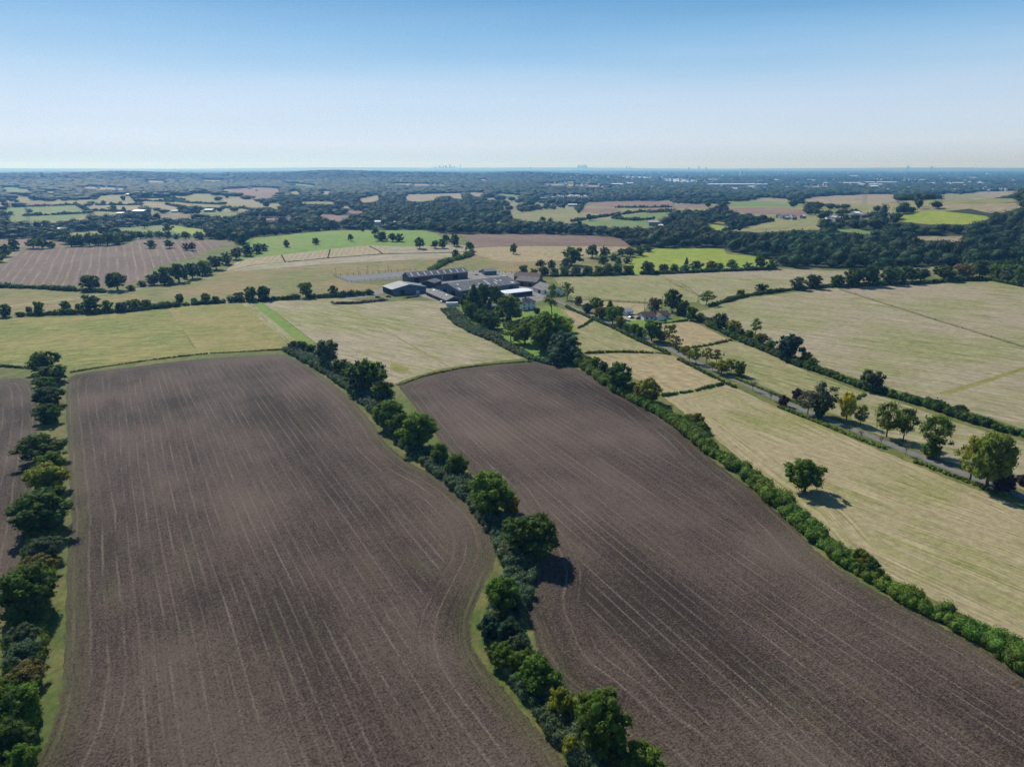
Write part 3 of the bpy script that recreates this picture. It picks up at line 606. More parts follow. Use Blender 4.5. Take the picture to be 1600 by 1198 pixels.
def plant(px, yb, wp, hp, colr, kind):
    k = ntree[0]; ntree[0] += 1
    dpt0 = depth(G(px, yb)); sind = CH/math.hypot(*[*G(px, yb)][:2], CH)
    b = G(px, yb-0.28*wp*sind*1.15); dp = depth(b); s = dp/FPX
    wm = wp*s*1.06; hm = max((hp*s-0.30*wm*sind)/math.sqrt(1-sind*sind), wm*.62)
    lod = 0 if dp < 330 else 1 if dp < 720 else 2
    shape = {'bush': 'round'}.get(kind, kind)
    if shape == 'bare': crown, trunk = bare_crown, bare_trunk
    else: crown, trunk = PROTO[shape, lod][k % len(PROTO[shape, lod])]
    nm = {'oak': 'broadleaf_tree', 'round': 'broadleaf_tree', 'airy': 'broadleaf_tree', 'cone': 'conifer_tree', 'bare': 'bare_tree', 'bush': 'bush'}[kind]
    c = COLS[colr][0]; j = random.uniform(.85, 1.15); cc = (c[0]*j*random.uniform(.9, 1.1), c[1]*j, c[2]*j, 1)
    rz = random.uniform(0, 6.28)
    sx = wm/12.0
    e = empty(nm, b, rz); e.scale = (sx, sx, hm/12.0)
    o = link('crown', crown, e); o.color = cc; link('trunk', trunk, e)
    return e
def row(place, group, items):
    items = sorted(items, key=lambda t: t[0]); cnt = {}
    for t in items: cnt[(t[4], t[5])] = cnt.get((t[4], t[5]), 0)+1
    mul = 1.08 if 'lane' in group else 1.0
    for i, (px, yb, wp, hp, c, k) in enumerate(items):
        e = plant(px, yb, wp*mul, hp*mul, c, k)
        lab = f'{COLS[c][1]} {KN[k]}, {ORD[i]} from left {place}'
        tag(e, lab, 'bush' if k == 'bush' else 'tree', group)
row('in the leftmost hedgerow', 'trees in the leftmost hedgerow', [
 (70,584,50,32,'dk','oak'),(82,601,44,30,'dk','round'),(72,616,38,28,'dk','oak'),(79,636,46,32,'dk','round'),(75,664,44,34,'dk','round'),(64,730,74,50,'dk','oak'),(82,740,48,30,'gr','oak'),(77,772,66,44,'yg','oak'),
 (67,842,104,76,'dk','oak'),(73,880,50,42,'gg','bush'),(65,906,56,38,'au','bush'),(49,974,98,88,'dk','oak'),(42,1016,50,42,'gg','bush'),(38,1050,56,46,'gg','bush'),(38,1086,62,46,'au','bush'),(28,1142,78,70,'gr','bush'),(12,1120,60,60,'dk','bush'),(18,1192,66,60,'dk','bush'),(40,1215,50,50,'gr','bush')])
row('in the hedgerow between ploughed fields', 'trees in the central hedgerow', [
 (459,547,20,15,'dk','bush'),(471,548,19,16,'gg','bush'),(486,552,18,14,'dk','bush'),(511,575,36,46,'gg','oak'),(532,588,30,28,'dk','round'),(562,616,48,54,'dk','oak'),(588,612,46,48,'gr','oak'),(599,630,38,36,'dk','round'),
 (609,676,52,52,'gr','oak'),(630,690,46,46,'dk','oak'),(652,706,66,62,'gr','oak'),(687,730,33,40,'gr','round'),(713,748,38,40,'gr','oak'),(770,815,74,76,'gr','oak'),(796,805,34,34,'yg','round'),(829,884,88,76,'dk','oak'),
 (786,962,62,56,'gr','oak'),(779,978,30,24,'au','bush'),(766,1006,42,42,'bg','bush'),(795,1012,46,40,'bg','bush'),(812,1030,38,38,'gg','bush'),(786,1050,46,44,'gr','bush'),(815,1062,44,42,'gr','bush'),(839,1094,70,62,'gr','round'),(877,1130,46,50,'yg','round'),(862,1148,40,30,'gg','bush'),(936,1194,94,100,'gr','oak'),(893,1190,34,36,'yg','bush'),(955,1212,40,30,'au','bush'),(1002,1222,74,56,'gr','bush')])
row('in the hedgerow below the paddocks', 'trees in the right-hand hedgerow', [
 (918,572,18,16,'gg','bush'),(930,577,20,20,'gr','round'),(942,582,18,18,'dk','round'),(967,613,46,48,'dk','round'),(987,620,22,24,'dk','round'),(1013,632,42,44,'yg','round'),(1088,668,24,24,'yg','bush'),(1075,662,20,16,'gr','bush'),(1097,678,26,20,'gr','bush'),(1345,888,34,30,'yg','bush'),(1362,900,30,26,'dk','bush')])
plantlone = plant(1257, 776, 62, 60, 'gr', 'oak'); tag(plantlone, 'lone spreading green tree standing in the pale field below the lane', 'tree')
row('in the farmhouse wood', 'trees around the farmhouse', [
 (726,484,18,26,'dk','round'),(742,494,36,50,'dk','cone'),(737,500,24,28,'dk','round'),(756,486,30,44,'dk','oak'),(772,478,28,32,'dk','oak'),(775,474,16,22,'gg','round'),(752,508,28,26,'dk','round'),(767,516,36,30,'dk','round'),(795,504,40,44,'gr','oak'),(795,514,17,28,'bg','cone'),(780,500,20,24,'gr','round'),
 (812,510,16,12,'au','bush'),(822,516,22,22,'lg','round'),(862,494,28,52,'lg','airy'),(798,536,32,34,'lg','airy'),(820,540,36,38,'lg','oak'),(836,524,40,32,'lg','oak'),(862,550,60,62,'gr','oak'),(845,552,40,40,'gr','oak'),(880,564,50,46,'bg','round'),(897,568,30,28,'gg','bush'),(880,520,30,24,'gr','oak'),(852,508,26,22,'gr','round'),(872,570,40,24,'gg','bush'),(838,490,12,10,'dk','bush')])
row('along the lane verge', 'trees along the lane', [
 (886,470,22,28,'lg','airy'),(904,477,13,14,'br','round'),(917,489,17,15,'gg','round'),(931,489,25,23,'lg','oak'),(940,499,21,19,'au','round'),(953,491,15,21,'gr','cone'),(957,507,23,28,'gr','oak'),(968,499,14,20,'gr','round'),(969,513,17,19,'yg','round'),(980,518,14,12,'gr','round'),(991,524,15,18,'gr','round'),(1000,528,13,17,'dk','round'),
 (1018,535,29,33,'gr','oak'),(1034,535,15,18,'au','round'),(1045,540,21,34,'lg','airy'),(1056,548,21,22,'br','airy'),(1071,554,17,13,'yg','round'),(1077,567,15,19,'yg','airy'),(1087,570,21,26,'lg','airy'),(1104,568,18,24,'au','airy'),(1119,570,21,23,'br','airy'),(1113,580,13,15,'yg','airy'),(1127,586,25,22,'yg','oak'),(1142,584,20,24,'yg','airy'),(1154,588,18,24,'gr','round'),(1176,612,14,18,'pa','bare')])
row('on the lower lane', 'trees along the lower lane', [
 (1204,627,13,18,'pa','bare'),(1224,636,17,18,'pu','round'),(1245,627,18,20,'pu','round'),(1262,650,32,38,'pa','airy'),(1284,654,42,54,'gg','airy'),(1281,654,20,26,'dk','round'),(1322,660,27,46,'ye','oak'),(1344,667,21,34,'lg','airy'),(1327,676,10,13,'pa','bare'),(1345,686,10,14,'pa','bare'),(1376,696,11,16,'pa','bare'),(1415,712,16,22,'pa','bare'),
 (1385,687,40,56,'lg','airy'),(1411,693,34,54,'lg','airy'),(1457,716,46,64,'lg','airy'),(1455,718,28,26,'gr','round'),(1515,758,48,72,'yg','airy'),(1541,770,62,92,'lg','oak'),(1563,772,36,34,'pu','round'),(1597,760,22,18,'pu','bush')])
row('around the white bungalow', 'trees around the bungalow', [
 (1023,490,21,26,'br','round'),(1050,489,32,38,'dk','oak'),(1067,494,21,26,'dk','round'),(1080,502,19,24,'gr','round'),(1104,478,27,24,'gr','airy')])
row('in the upper right hedge', 'trees in the upper right hedge', [
 (1094,501,13,13,'gr','bush'),(1110,506,14,11,'gg','bush'),(1125,518,29,29,'dk','oak'),(1145,522,27,22,'yg','round'),(1156,528,18,16,'gg','bush'),(1180,526,21,30,'lg','airy'),(1171,530,20,15,'gr','bush'),(1188,538,22,18,'yg','bush'),(1204,545,18,14,'gr','bush'),(1233,566,42,44,'bg','oak'),(1258,570,22,22,'yg','round'),(1268,576,22,18,'gr','bush'),(1359,612,38,36,'gg','round'),(1500,650,26,13,'dk','bush')])
row('in the pasture hedge left of farm', 'trees in the pasture hedge', [
 (9,496,22,22,'dk','round'),(46,491,10,13,'gr','bush'),(62,492,17,22,'gr','round'),(104,488,18,19,'gr','round'),(125,487,14,14,'gr','bush'),(143,489,31,29,'dk','oak'),(168,488,18,20,'gr','round'),(190,488,19,17,'dk','round'),(209,485,22,18,'gr','round'),(228,483,22,15,'dk','bush'),(282,475,13,17,'gg','round'),(304,475,12,10,'gr','bush'),(322,474,17,17,'gr','round'),(337,474,12,12,'dk','bush'),(374,471,17,15,'dk','round'),(393,471,20,24,'gr','oak'),(414,470,25,24,'dk','oak'),(478,466,23,26,'gr','oak'),(521,463,15,18,'dk','round')])
row('in the hedge under the brown field', 'trees below the brown field', [
 (141,455,31,26,'dk','oak'),(184,455,37,30,'dk','oak'),(205,455,14,10,'dk','bush'),(222,448,14,10,'gr','bush'),(240,446,22,18,'gg','round'),(258,445,27,29,'dk','round'),(280,442,32,31,'dk','oak'),(301,436,26,26,'dk','oak'),(320,430,24,24,'gr','round'),(338,422,24,23,'dk','oak'),(353,414,22,20,'dk','round'),(369,406,22,20,'dk','oak'),(386,400,23,19,'dk','round'),(401,396,20,16,'gg','round'),(412,392,16,12,'dk','round'),(268,446,12,10,'gr','bush')])
row('standing in the brown field', 'oaks in the brown field', [(236,388,17,14,'dk','round'),(265,388,17,14,'gr','oak'),(291,391,13,12,'dk','round'),(301,392,12,14,'dk','oak')])
row('on the bright green hill', 'trees on the green hill', [
 (448,386,11,12,'dk','round'),(494,382,13,11,'dk','round'),(548,377,11,12,'dk','oak'),(566,362,9,9,'dk','round'),(586,366,15,13,'dk','round'),(595,377,22,16,'dk','round'),(613,378,16,15,'dk','oak'),(624,378,16,14,'dk','round'),(656,389,20,19,'dk','oak'),(680,388,15,13,'dk','oak'),(692,388,14,16,'dk','round'),(697,378,14,12,'dk','round'),(710,385,18,20,'dk','round'),(734,393,17,16,'dk','oak'),(738,398,10,10,'gg','bush'),(712,404,14,15,'dk','round')])
e = plant(802, 397, 14, 17, 'dk', 'oak'); tag(e, 'single dark oak standing alone in the tan field behind the barns', 'tree')
row('in the copse behind the farm', 'trees in the copse behind the farm', [
 (818,429,16,15,'dk','round'),(845,420,21,15,'dk','oak'),(862,421,16,16,'dk','round'),(893,416,38,31,'dk','oak'),(885,424,18,22,'gg','round'),(925,404,24,23,'dk','oak'),(945,402,19,17,'dk','round'),(972,401,18,13,'dk','oak'),(960,408,18,12,'dk','round'),(985,402,20,16,'dk','oak'),(998,400,20,16,'dk','round'),(1012,394,18,12,'dk','round'),(943,413,21,12,'gr','round'),(966,414,13,12,'gg','round'),(980,412,16,12,'dk','round')])
row('in the shelterbelt behind the farm', 'trees in the shelterbelt', [
 (834,431,16,10,'gr','bush'),(850,431,18,15,'dk','round'),(866,431,14,13,'gr','round'),(882,431,17,15,'gr','round'),(900,431,18,15,'gg','round'),(918,430,18,15,'dk','round'),(935,430,16,15,'gr','round'),(950,430,20,17,'dk','oak'),(964,429,16,18,'gr','round'),(982,429,19,15,'dk','round')])
row('in the hedge under the lime pasture', 'trees below the lime pasture', [
 (1011,428,24,20,'dk','oak'),(1037,426,17,14,'dk','round'),(1053,426,15,14,'gr','round'),(1072,414,7,13,'bg','cone'),(1070,426,18,11,'gg','bush'),(1088,424,21,17,'dk','oak'),(1111,423,20,16,'au','round'),(1125,422,15,12,'gr','bush'),(1143,422,21,18,'gr','oak'),(1147,423,14,10,'gg','bush'),(1168,422,17,13,'gg','round'),(1187,421,22,22,'dk','oak'),(1206,421,20,16,'gr','round')])
row('in the oak row by the wood', 'oaks in the row before the wood', [
 (1157,464,14,12,'gr','bush'),(1190,458,20,15,'dk','bush'),(1247,454,25,22,'gg','round'),(1271,452,23,24,'dk','oak'),(1308,449,24,20,'dk','oak'),(1334,449,30,30,'dk','oak'),(1356,448,34,34,'dk','oak'),(1388,445,32,29,'dk','oak'),(1414,443,32,28,'dk','oak'),(1438,441,30,22,'dk','oak'),(1475,440,36,25,'dk','oak'),(1504,437,30,26,'au','oak'),(1530,434,30,28,'dk','oak'),(1556,438,28,26,'gr','round'),(1578,442,34,30,'gg','round'),(1600,448,34,34,'gr','round')])

row('in the belt above the brown field', 'trees in the belt above the brown field', [
 (8,402,24,22,'dk','oak'),(22,392,20,20,'dk','round'),(0,410,20,20,'dk','round'),(52,389,24,17,'dk','oak'),(66,389,22,19,'dk','oak'),(80,388,16,12,'gr','bush'),(112,386,18,17,'dk','oak'),(126,385,20,20,'dk','round'),(140,385,20,22,'dk','oak'),(154,384,20,20,'gg','round'),(168,384,22,22,'dk','oak'),(182,383,20,20,'gr','round'),(193,381,14,16,'dk','oak'),
 (206,375,18,14,'dk','round'),(220,374,18,13,'dk','oak'),(235,373,18,13,'gr','round'),(250,373,18,12,'dk','oak'),(262,373,18,12,'dk','round'),(276,374,14,10,'gr','round'),(290,374,18,12,'dk','oak'),(312,375,20,12,'gg','round'),(330,374,20,15,'dk','oak'),(345,375,18,14,'dk','round'),(364,377,16,11,'dk','round'),(226,357,14,12,'dk','oak'),(263,364,17,16,'dk','oak'),(374,383,14,10,'dk','round')])
row('in the field left of the olive pasture', 'trees in the far green fields', [
 (829,354,10,9,'dk','round'),(848,347,13,8,'dk','oak'),(860,347,9,7,'dk','round'),(904,334,8,9,'dk','oak'),(921,345,13,11,'dk','oak'),(47,334,10,8,'dk','oak'),(101,334,4,5,'dk','round'),(16,338,12,8,'dk','oak'),(162,320,9,7,'dk','oak'),(143,321,6,5,'dk','round'),(174,321,6,6,'dk','round'),(188,320,8,5,'dk','oak'),(176,330,14,8,'dk','oak'),(194,331,9,8,'dk','round'),(103,320,5,4,'dk','round'),(273,312,8,6,'dk','oak')])
# ------------------------------------------------------------------ hedges
def hedge(pts, wid, hgt, colr, label, gapk=0.0, name='hedgerow', spacing=None):
    w_ = np.array(W(pts)); seg = np.linalg.norm(np.diff(w_, axis=0), axis=1); L = seg.sum(); cum = np.concatenate([[0], np.cumsum(seg)])
    sp_ = spacing or max(0.9, hgt*0.42); n = int(L/sp_*2.3)+2
    t = np.sort(rng.uniform(0, L, int(n*max(1, wid/hgt*0.9))))
    x = np.interp(t, cum, w_[:, 0]); y = np.interp(t, cum, w_[:, 1])
    dx = np.gradient(x)+1e-9; dy = np.gradient(y); dx = np.interp(t, cum, np.append(np.diff(w_[:, 0])/seg, (w_[-1]-w_[-2])[0]/seg[-1])); dy = np.interp(t, cum, np.append(np.diff(w_[:, 1])/seg, (w_[-1]-w_[-2])[1]/seg[-1]))
    ln = np.hypot(dx, dy)+1e-9; offs = rng.uniform(-.5, .5, len(t))*max(0, wid-hgt*.7)
    x = x-dy/ln*offs; y = y+dx/ln*offs; z = height(x, y)
    wave = 1+0.16*np.sin(t/9.0+rng.uniform(0, 6))+0.1*np.sin(t/3.7)
    rh = hgt*wave*rng.uniform(.36, 1.22, len(t))
    o = np.array([x[0], y[0], z[0]])
    cent = [np.array((a, b, c+r*.42))-o for a, b, c, r in zip(x, y, z, rh)]
    rad = [(max(.5, r*.55), max(.5, r*.55), r*.56) for r in rh]
    dist = float(np.median(np.hypot(x, y))); size = max(0.3, dist*0.0016)
    me = foliage_mesh(name, cent, rad, 0.75, min(size, hgt*.45), M['hedge'], 0 if dist > 500 else 1, -0.3, 0.8)
    ob = link(name, me, None, tuple(o)); ob.color = (*COLS[colr][0], 1)
    tag(ob, label, 'hedge', 'hedgerows between the fields'); return ob
HC = 'gr'
hedge([(450,546),(500,572),(560,612),(602,655),(650,705),(700,742),(745,782),(780,830),(803,865),(812,900),(805,925)], 9, 2.4, 'gg', 'scrubby hedge base between the ploughed fields, upper half')
hedge([(805,925),(792,950),(786,985),(798,1015),(824,1055),(862,1105),(900,1150),(945,1200),(1000,1258)], 9.5, 2.4, 'gg', 'scrubby hedge base between the ploughed fields, lower half near camera')
hedge([(76,592),(80,625),(77,660)], 6, 2.5, 'dk', 'short hedge base at top of the leftmost hedgerow')
hedge([(68,725),(76,760),(70,820),(62,870),(48,930),(44,990),(38,1050),(28,1110),(8,1198),(-12,1260)], 8, 2.8, 'gr', 'long scrubby hedge at the left edge beside the ploughed field')
hedge([(905,568),(935,590),(962,609),(1010,634),(1045,653),(1085,683),(1110,706),(1160,738),(1208,780),(1255,822),(1300,862)], 7.5, 3.2, 'gr', 'thick green hedge between ploughed and pale fields, upper stretch')
hedge([(1300,862),(1340,888),(1400,926),(1470,963),(1540,1003),(1600,1043),(1760,1122)], 7.5, 3.0, 'gr', 'thick green hedge between ploughed and pale fields, lower right stretch')
hedge([(1090,498),(1112,511),(1150,529),(1200,550),(1250,571),(1300,588),(1360,610)], 6, 2.8, 'dk', 'dark hedge below the wide hay field, upper stretch')
hedge([(1360,610),(1440,632),(1520,659),(1600,682),(1740,726)], 6, 3.2, 'dk', 'dark hedge below the wide hay field, lower right stretch')
hedge([(28,494),(100,491),(140,490),(200,487),(262,480),(305,476),(350,473)], 5, 3.2, 'dk', 'dark hedge on top edge of the green pasture')
hedge([(358,472),(400,471),(468,467)], 5, 3.6, 'dk', 'hedge segment above the bright green strip')
hedge([(482,466),(530,464),(582,460)], 5, 3.8, 'dk', 'hedge segment beside the hard standing left of barns')
hedge([(-80,447),(0,449),(60,451),(125,455),(165,457)], 6, 3.2, 'dk', 'straight clipped hedge under the red-brown field')
hedge([(672,426),(682,418),(698,410),(718,405),(738,398)], 7, 4.0, 'gr', 'winding hedge climbing from the long barn to the hill')
hedge([(1108,479),(1160,464),(1200,458),(1240,453),(1300,448)], 4, 2.6, 'dk', 'hedge on top edge of the wide hay field')
hedge([(860,432),(930,431),(990,429)], 6, 3.0, 'dk', 'hedge base along the shelterbelt behind the farm')
hedge([(1000,429),(1060,427),(1130,424),(1210,421)], 6, 3.0, 'dk', 'hedge base below the lime green pasture')
hedge([(1296,449),(1330,448),(1390,445),(1450,443)], 7, 3.2, 'dk', 'scrubby hedge base under the oak row before the wood')
hedge([(1455,442),(1500,439),(1550,438),(1600,448)], 7, 3.2, 'dk', 'scrubby hedge base under the right end of the oak row')
hedge([(884,480),(915,494),(960,514),(1000,534),(1045,554)], 2.5, 1.8, 'dk', 'low dark roadside hedge by the upper lane')
hedge([(1060,562),(1095,580),(1130,597),(1150,606)], 2.2, 1.3, 'dk', 'low roadside hedge by the middle lane')
hedge([(1215,635),(1260,653),(1320,677),(1380,701)], 2.5, 1.0, 'lg', 'low bright undergrowth on the near verge of the lower lane')
hedge([(1430,722),(1500,748),(1575,777)], 2.5, 1.1, 'lg', 'low undergrowth on the near verge towards the right edge')
hedge([(1150,592),(1205,614),(1260,636)], 1.8, 1.0, 'gr', 'thin hedge on the far side of the lane beside the purple bushes')
hedge([(700,484),(722,506),(745,518),(775,530)], 12, 2.2, 'gg', 'sloping scrub bank left of the farmhouse wood')
hedge([(775,532),(800,546),(830,560),(880,572)], 7, 2.0, 'gg', 'scrub along the lower edge of the farmhouse wood')
hedge([(622,602),(660,588),(720,575),(780,568),(840,564)], 1.8, 0.7, 'yg', 'thin grassy hedge between hay field and ploughed field')
hedge([(110,582),(163,573),(240,562),(318,553),(390,549),(448,546)], 1.4, 0.7, 'yg', 'thin grassy hedge under the green pasture')
hedge([(914,552),(960,550),(1000,551),(1045,553)], 1.8, 1.2, 'yg', 'thin hedge between the two lane paddocks')
hedge([(1034,619),(1080,612),(1130,600)], 1.8, 1.3, 'gr', 'thin hedge between tan paddock and pale field')
hedge([(1068,545),(1100,541),(1142,532)], 1.6, 1.2, 'yg', 'thin hedge below the bungalow paddock')
hedge([(1008,508),(1040,505),(1075,501)], 1.8, 1.3, 'gr', 'clipped hedge in front of the bungalow lawn')
hedge([(903,513),(914,508),(925,500)], 1.8, 1.2, 'gr', 'short hedge across the paddock corner')
hedge([(1332,626),(1352,616)], 2, 1.1, 'lg', 'short bright hedge crossing the lane strip')
hedge([(-60,571),(10,573),(45,576)], 2.5, 1.2, 'dk', 'short hedge at far left by the pasture corner')
FH = [([(35,338),(90,336),(132,334)], 'thin dark hedge crossing the distant green pasture at left'), ([(5,324),(60,323),(115,321)], 'distant hedge above the left green pasture'), ([(118,320),(135,329),(178,331),(215,332)], 'distant hedge sloping right of the green pasture'),
 ([(145,321),(200,321),(222,320)], 'distant hedge above small tan fields'), ([(257,313),(300,318),(345,320)], 'distant hedge with gap in the left valley'), ([(214,314),(245,315),(272,316)], 'short distant hedge in the left valley'), ([(260,320),(285,325),(300,328),(350,327)], 'distant wooded hedge in the left valley'), ([(214,310),(255,310),(290,313)], 'topmost thin hedge in the left valley'),
 ([(893,347),(930,341),(950,338),(1000,332),(1055,330)], 'distant hedge climbing between two green fields'), ([(957,342),(990,345),(1022,343)], 'curved distant hedge between green fields'), ([(960,325),(1000,325),(1050,324)], 'distant hedge between brown fields'), ([(1010,333),(1055,331)], 'short distant hedge under the brown field'),
 ([(1130,361),(1155,356),(1180,350),(1210,345)], 'distant hedge above the pale olive field'), ([(1270,334),(1310,334),(1345,332)], 'distant hedge by the village green field'), ([(345,325),(380,326),(400,330)], 'distant hedge right of the left valley')]
for p, l in FH: hedge(p, 9, 5.5, 'dk', l, spacing=4)
for p, l in [([(450,409),(520,403),(600,397),(710,395)], 'brown bank between the plots and the cut strip'), ([(516,390),(514,397),(512,403)], 'short dark divider in the middle of the plots'), ([(440,399),(446,410)], 'short dark divider at left of the plots'), ([(577,385),(590,391),(598,397)], 'short dark divider at right of the plots')]:
    tag(hedge(p, 1.2, 0.6, 'pa', l, name='field_divider'), l, 'hedge')

# ------------------------------------------------------------------ woodland that reads as a mass
def woods():
    Vs, Fs = {0: [], 1: []}, {0: [], 1: []}; pts = []
    r = 700.0
    while r < 24000:
        s = 8.6+r*0.0052; da = s/r; a = -R(47); 
        while a < R(47):
            aa = a+random.uniform(-.5, .5)*da; rr = r+random.uniform(-.5, .5)*s*1.3; pts.append((rr*math.sin(aa), rr*math.cos(aa), s)); a += da
        r += s*1.3
    pts = np.array(pts); x, y, s = pts.T; z = height(x, y)
    h = rng.uniform(7, 16, len(x))
    cl = 0.5+0.5*np.sin(x/90+np.sin(y/130)*2)*np.cos(y/110+1); h *= 0.8+0.4*cl
    far = np.hypot(x, y) > 6000; h = np.where(far, h*1.15, h)
    bx, by = proj(x, y, z); tx, ty = proj(x, y, z+h*0.85)
    lim = np.interp(bx, [p[0] for p in LIMIT], [p[1] for p in LIMIT])
    ok = (by < lim) & (bx > -260) & (bx < 1860)
    for P in FIELDPX:
        mn, mx = P.min(0), P.max(0)
        c = (bx > mn[0]-2) & (bx < mx[0]+2) & (ty < mx[1]+1) & (by > mn[1]-1) & ok
        if not c.any(): continue
        i = np.where(c)[0]; bad = inside(P, bx[i], by[i]) | inside(P, tx[i], ty[i]) | inside(P, tx[i], (ty[i]+by[i])/2)
        ok[i[bad]] = False
    th_ = inside(np.array(VALLEY, float), bx, by) | inside(np.array(VAL2, float), bx, by)
    cl2 = np.sin(x/70)*np.cos(y/95+x/160)
    ok &= ~(th_ & (cl2 < 0.15) & (rng.uniform(0, 1, len(x)) < 0.88))
    # clear ground around the far buildings
    for bxp, byp, wpx in CLEAR:
        ok &= ~((np.abs(bx-bxp) < wpx/2+1.5) & (by > byp-1.0) & (ty < byp+0.5))
    # open suburb on the right, glades elsewhere
    rr = np.hypot(x, y); sub = (bx > 820) & (rr > 3200)
    ok &= ~(sub & (rng.uniform(0, 1, len(x)) < 0.25))
    x, y, z, s, h = x[ok], y[ok], z[ok], s[ok], h[ok]; rr = np.hypot(x, y)
    wd = np.maximum(s*1.25, 9)*rng.uniform(.5, 1.3, len(x))*0.56
    wd = np.minimum(wd, 34); fr_ = np.clip((rr-2400)/1500, 0, 1); wd = wd*(1+.25*fr_); h = h*(1-.5*fr_)+11.5*.5*fr_
    parts_v, parts_f3, off = [], [], 0
    lv, lq = [], []
    for lodmin, lodmax, sub_ in ((0, 2600, 1), (2600, 5200, 1), (5200, 1e9, 0)):
        m = (rr >= lodmin) & (rr < lodmax); n = m.sum()
        if not n: continue
        v, f = ICO[sub_]; k = len(v)
        C = np.stack([x[m], y[m], z[m]+h[m]*.52], 1)
        Rd = np.stack([wd[m], wd[m], h[m]*.52], 1)
        jit = rng.uniform(.72, 1.18, (n, k, 1)); V = C[:, None, :]+v[None]*Rd[:, None, :]*jit
        if lodmin == 0: V = C[:, None, :]+v[None]*Rd[:, None, :]*jit*np.array([.74, .74, .82])
        parts_v.append(V.reshape(-1, 3)); parts_f3.append((f[None]+(np.arange(n)*k)[:, None, None]).reshape(-1, 3)+off); off += n*k
        if lodmin == 0:
            nl = 120
            d = rng.normal(0, 1, (n, nl, 3)); d /= np.linalg.norm(d, axis=2)[:, :, None]; d[:, :, 2] = np.abs(d[:, :, 2])*np.where(rng.uniform(0, 1, (n, nl)) < .75, 1, -.4)
            # clumpy radius
            ph = rng.uniform(0, 6.28, (n, 1)); q = 1+0.13*np.sin(4*np.arctan2(d[:, :, 1], d[:, :, 0])+ph)*np.cos(5*d[:, :, 2]+ph)
            P_ = C[:, None, :]+d*Rd[:, None, :]*q[:, :, None]*rng.uniform(.86, 1.08, (n, nl, 1))
            V, Q = leaves(P_.reshape(-1, 3), d.reshape(-1, 3), 1.5); lv.append(V); lq.append(Q)
    V3 = np.concatenate(parts_v); F3 = np.concatenate(parts_f3); LV = np.concatenate(lv); LQ = np.concatenate(lq)
    me = bpy.data.meshes.new('woodland'); allv = np.concatenate([V3, LV]).astype(np.float32)
    me.vertices.add(len(allv)); me.vertices.foreach_set('co', allv.ravel())
    li = np.concatenate([F3.ravel(), (LQ+len(V3)).ravel()]).astype(np.int32)
    me.loops.add(len(li)); me.loops.foreach_set('vertex_index', li)
    ls = np.concatenate([np.arange(0, F3.size, 3), F3.size+np.arange(0, LQ.size, 4)]).astype(np.int32)
    me.polygons.add(len(ls)); me.polygons.foreach_set('loop_start', ls)
    me.update(calc_edges=True); me.materials.append(M['canopy'])
    print('woodland trees', len(x), 'faces', len(ls))
    tag(link('woodland', me), 'dark green woodland covering the valley and ridge behind the fields', 'woodland', kind='stuff')

# ------------------------------------------------------------------ buildings
M['slate'] = simple('slate', (0.075, 0.08, 0.09), 0.5, 0.5, 0.7)
M['sheet'] = simple('sheet', (0.11, 0.115, 0.125), 0.5, 0.35, 0.6)
M['palesheet'] = simple('palesheet', (0.20, 0.21, 0.22), 0.2, 0.3, 0.5)
M['whitesheet'] = simple('whitesheet', (0.72, 0.75, 0.78), 0.08, 0.3, 0.5)
M['bluewall'] = simple('bluewall', (0.10, 0.14, 0.16), 0.15, 0.4, 0.6)
M['darkwall'] = simple('darkwall', (0.045, 0.05, 0.055), 0.3, 0.6, 0.8)
M['boards'] = simple('boards', (0.10, 0.085, 0.075), 0.35, 0.8, 0.85)
M['brick'] = simple('brick', (0.17, 0.12, 0.10), 0.3, 0.8, 0.9)
M['render'] = simple('render', (0.78, 0.78, 0.76), 0.06, 0.5, 0.8)
M['tile'] = simple('tile', (0.12, 0.085, 0.07), 0.3, 0.8, 0.8)
M['light'] = simple('light', (0.62, 0.66, 0.68), 0.12, 0.6, 0.35, 0.5)
M['glass'] = simple('glass', (0.03, 0.035, 0.045), 0.2, 0.6, 0.1, 0.6)
M['dark'] = simple('dark', (0.02, 0.02, 0.022), 0.2, 0.6, 0.8)
M['galv'] = simple('galv', (0.30, 0.32, 0.34), 0.2, 0.6, 0.5, 0.4)
M['timber'] = simple('timber', (0.13, 0.10, 0.075), 0.3, 1.0, 0.9)
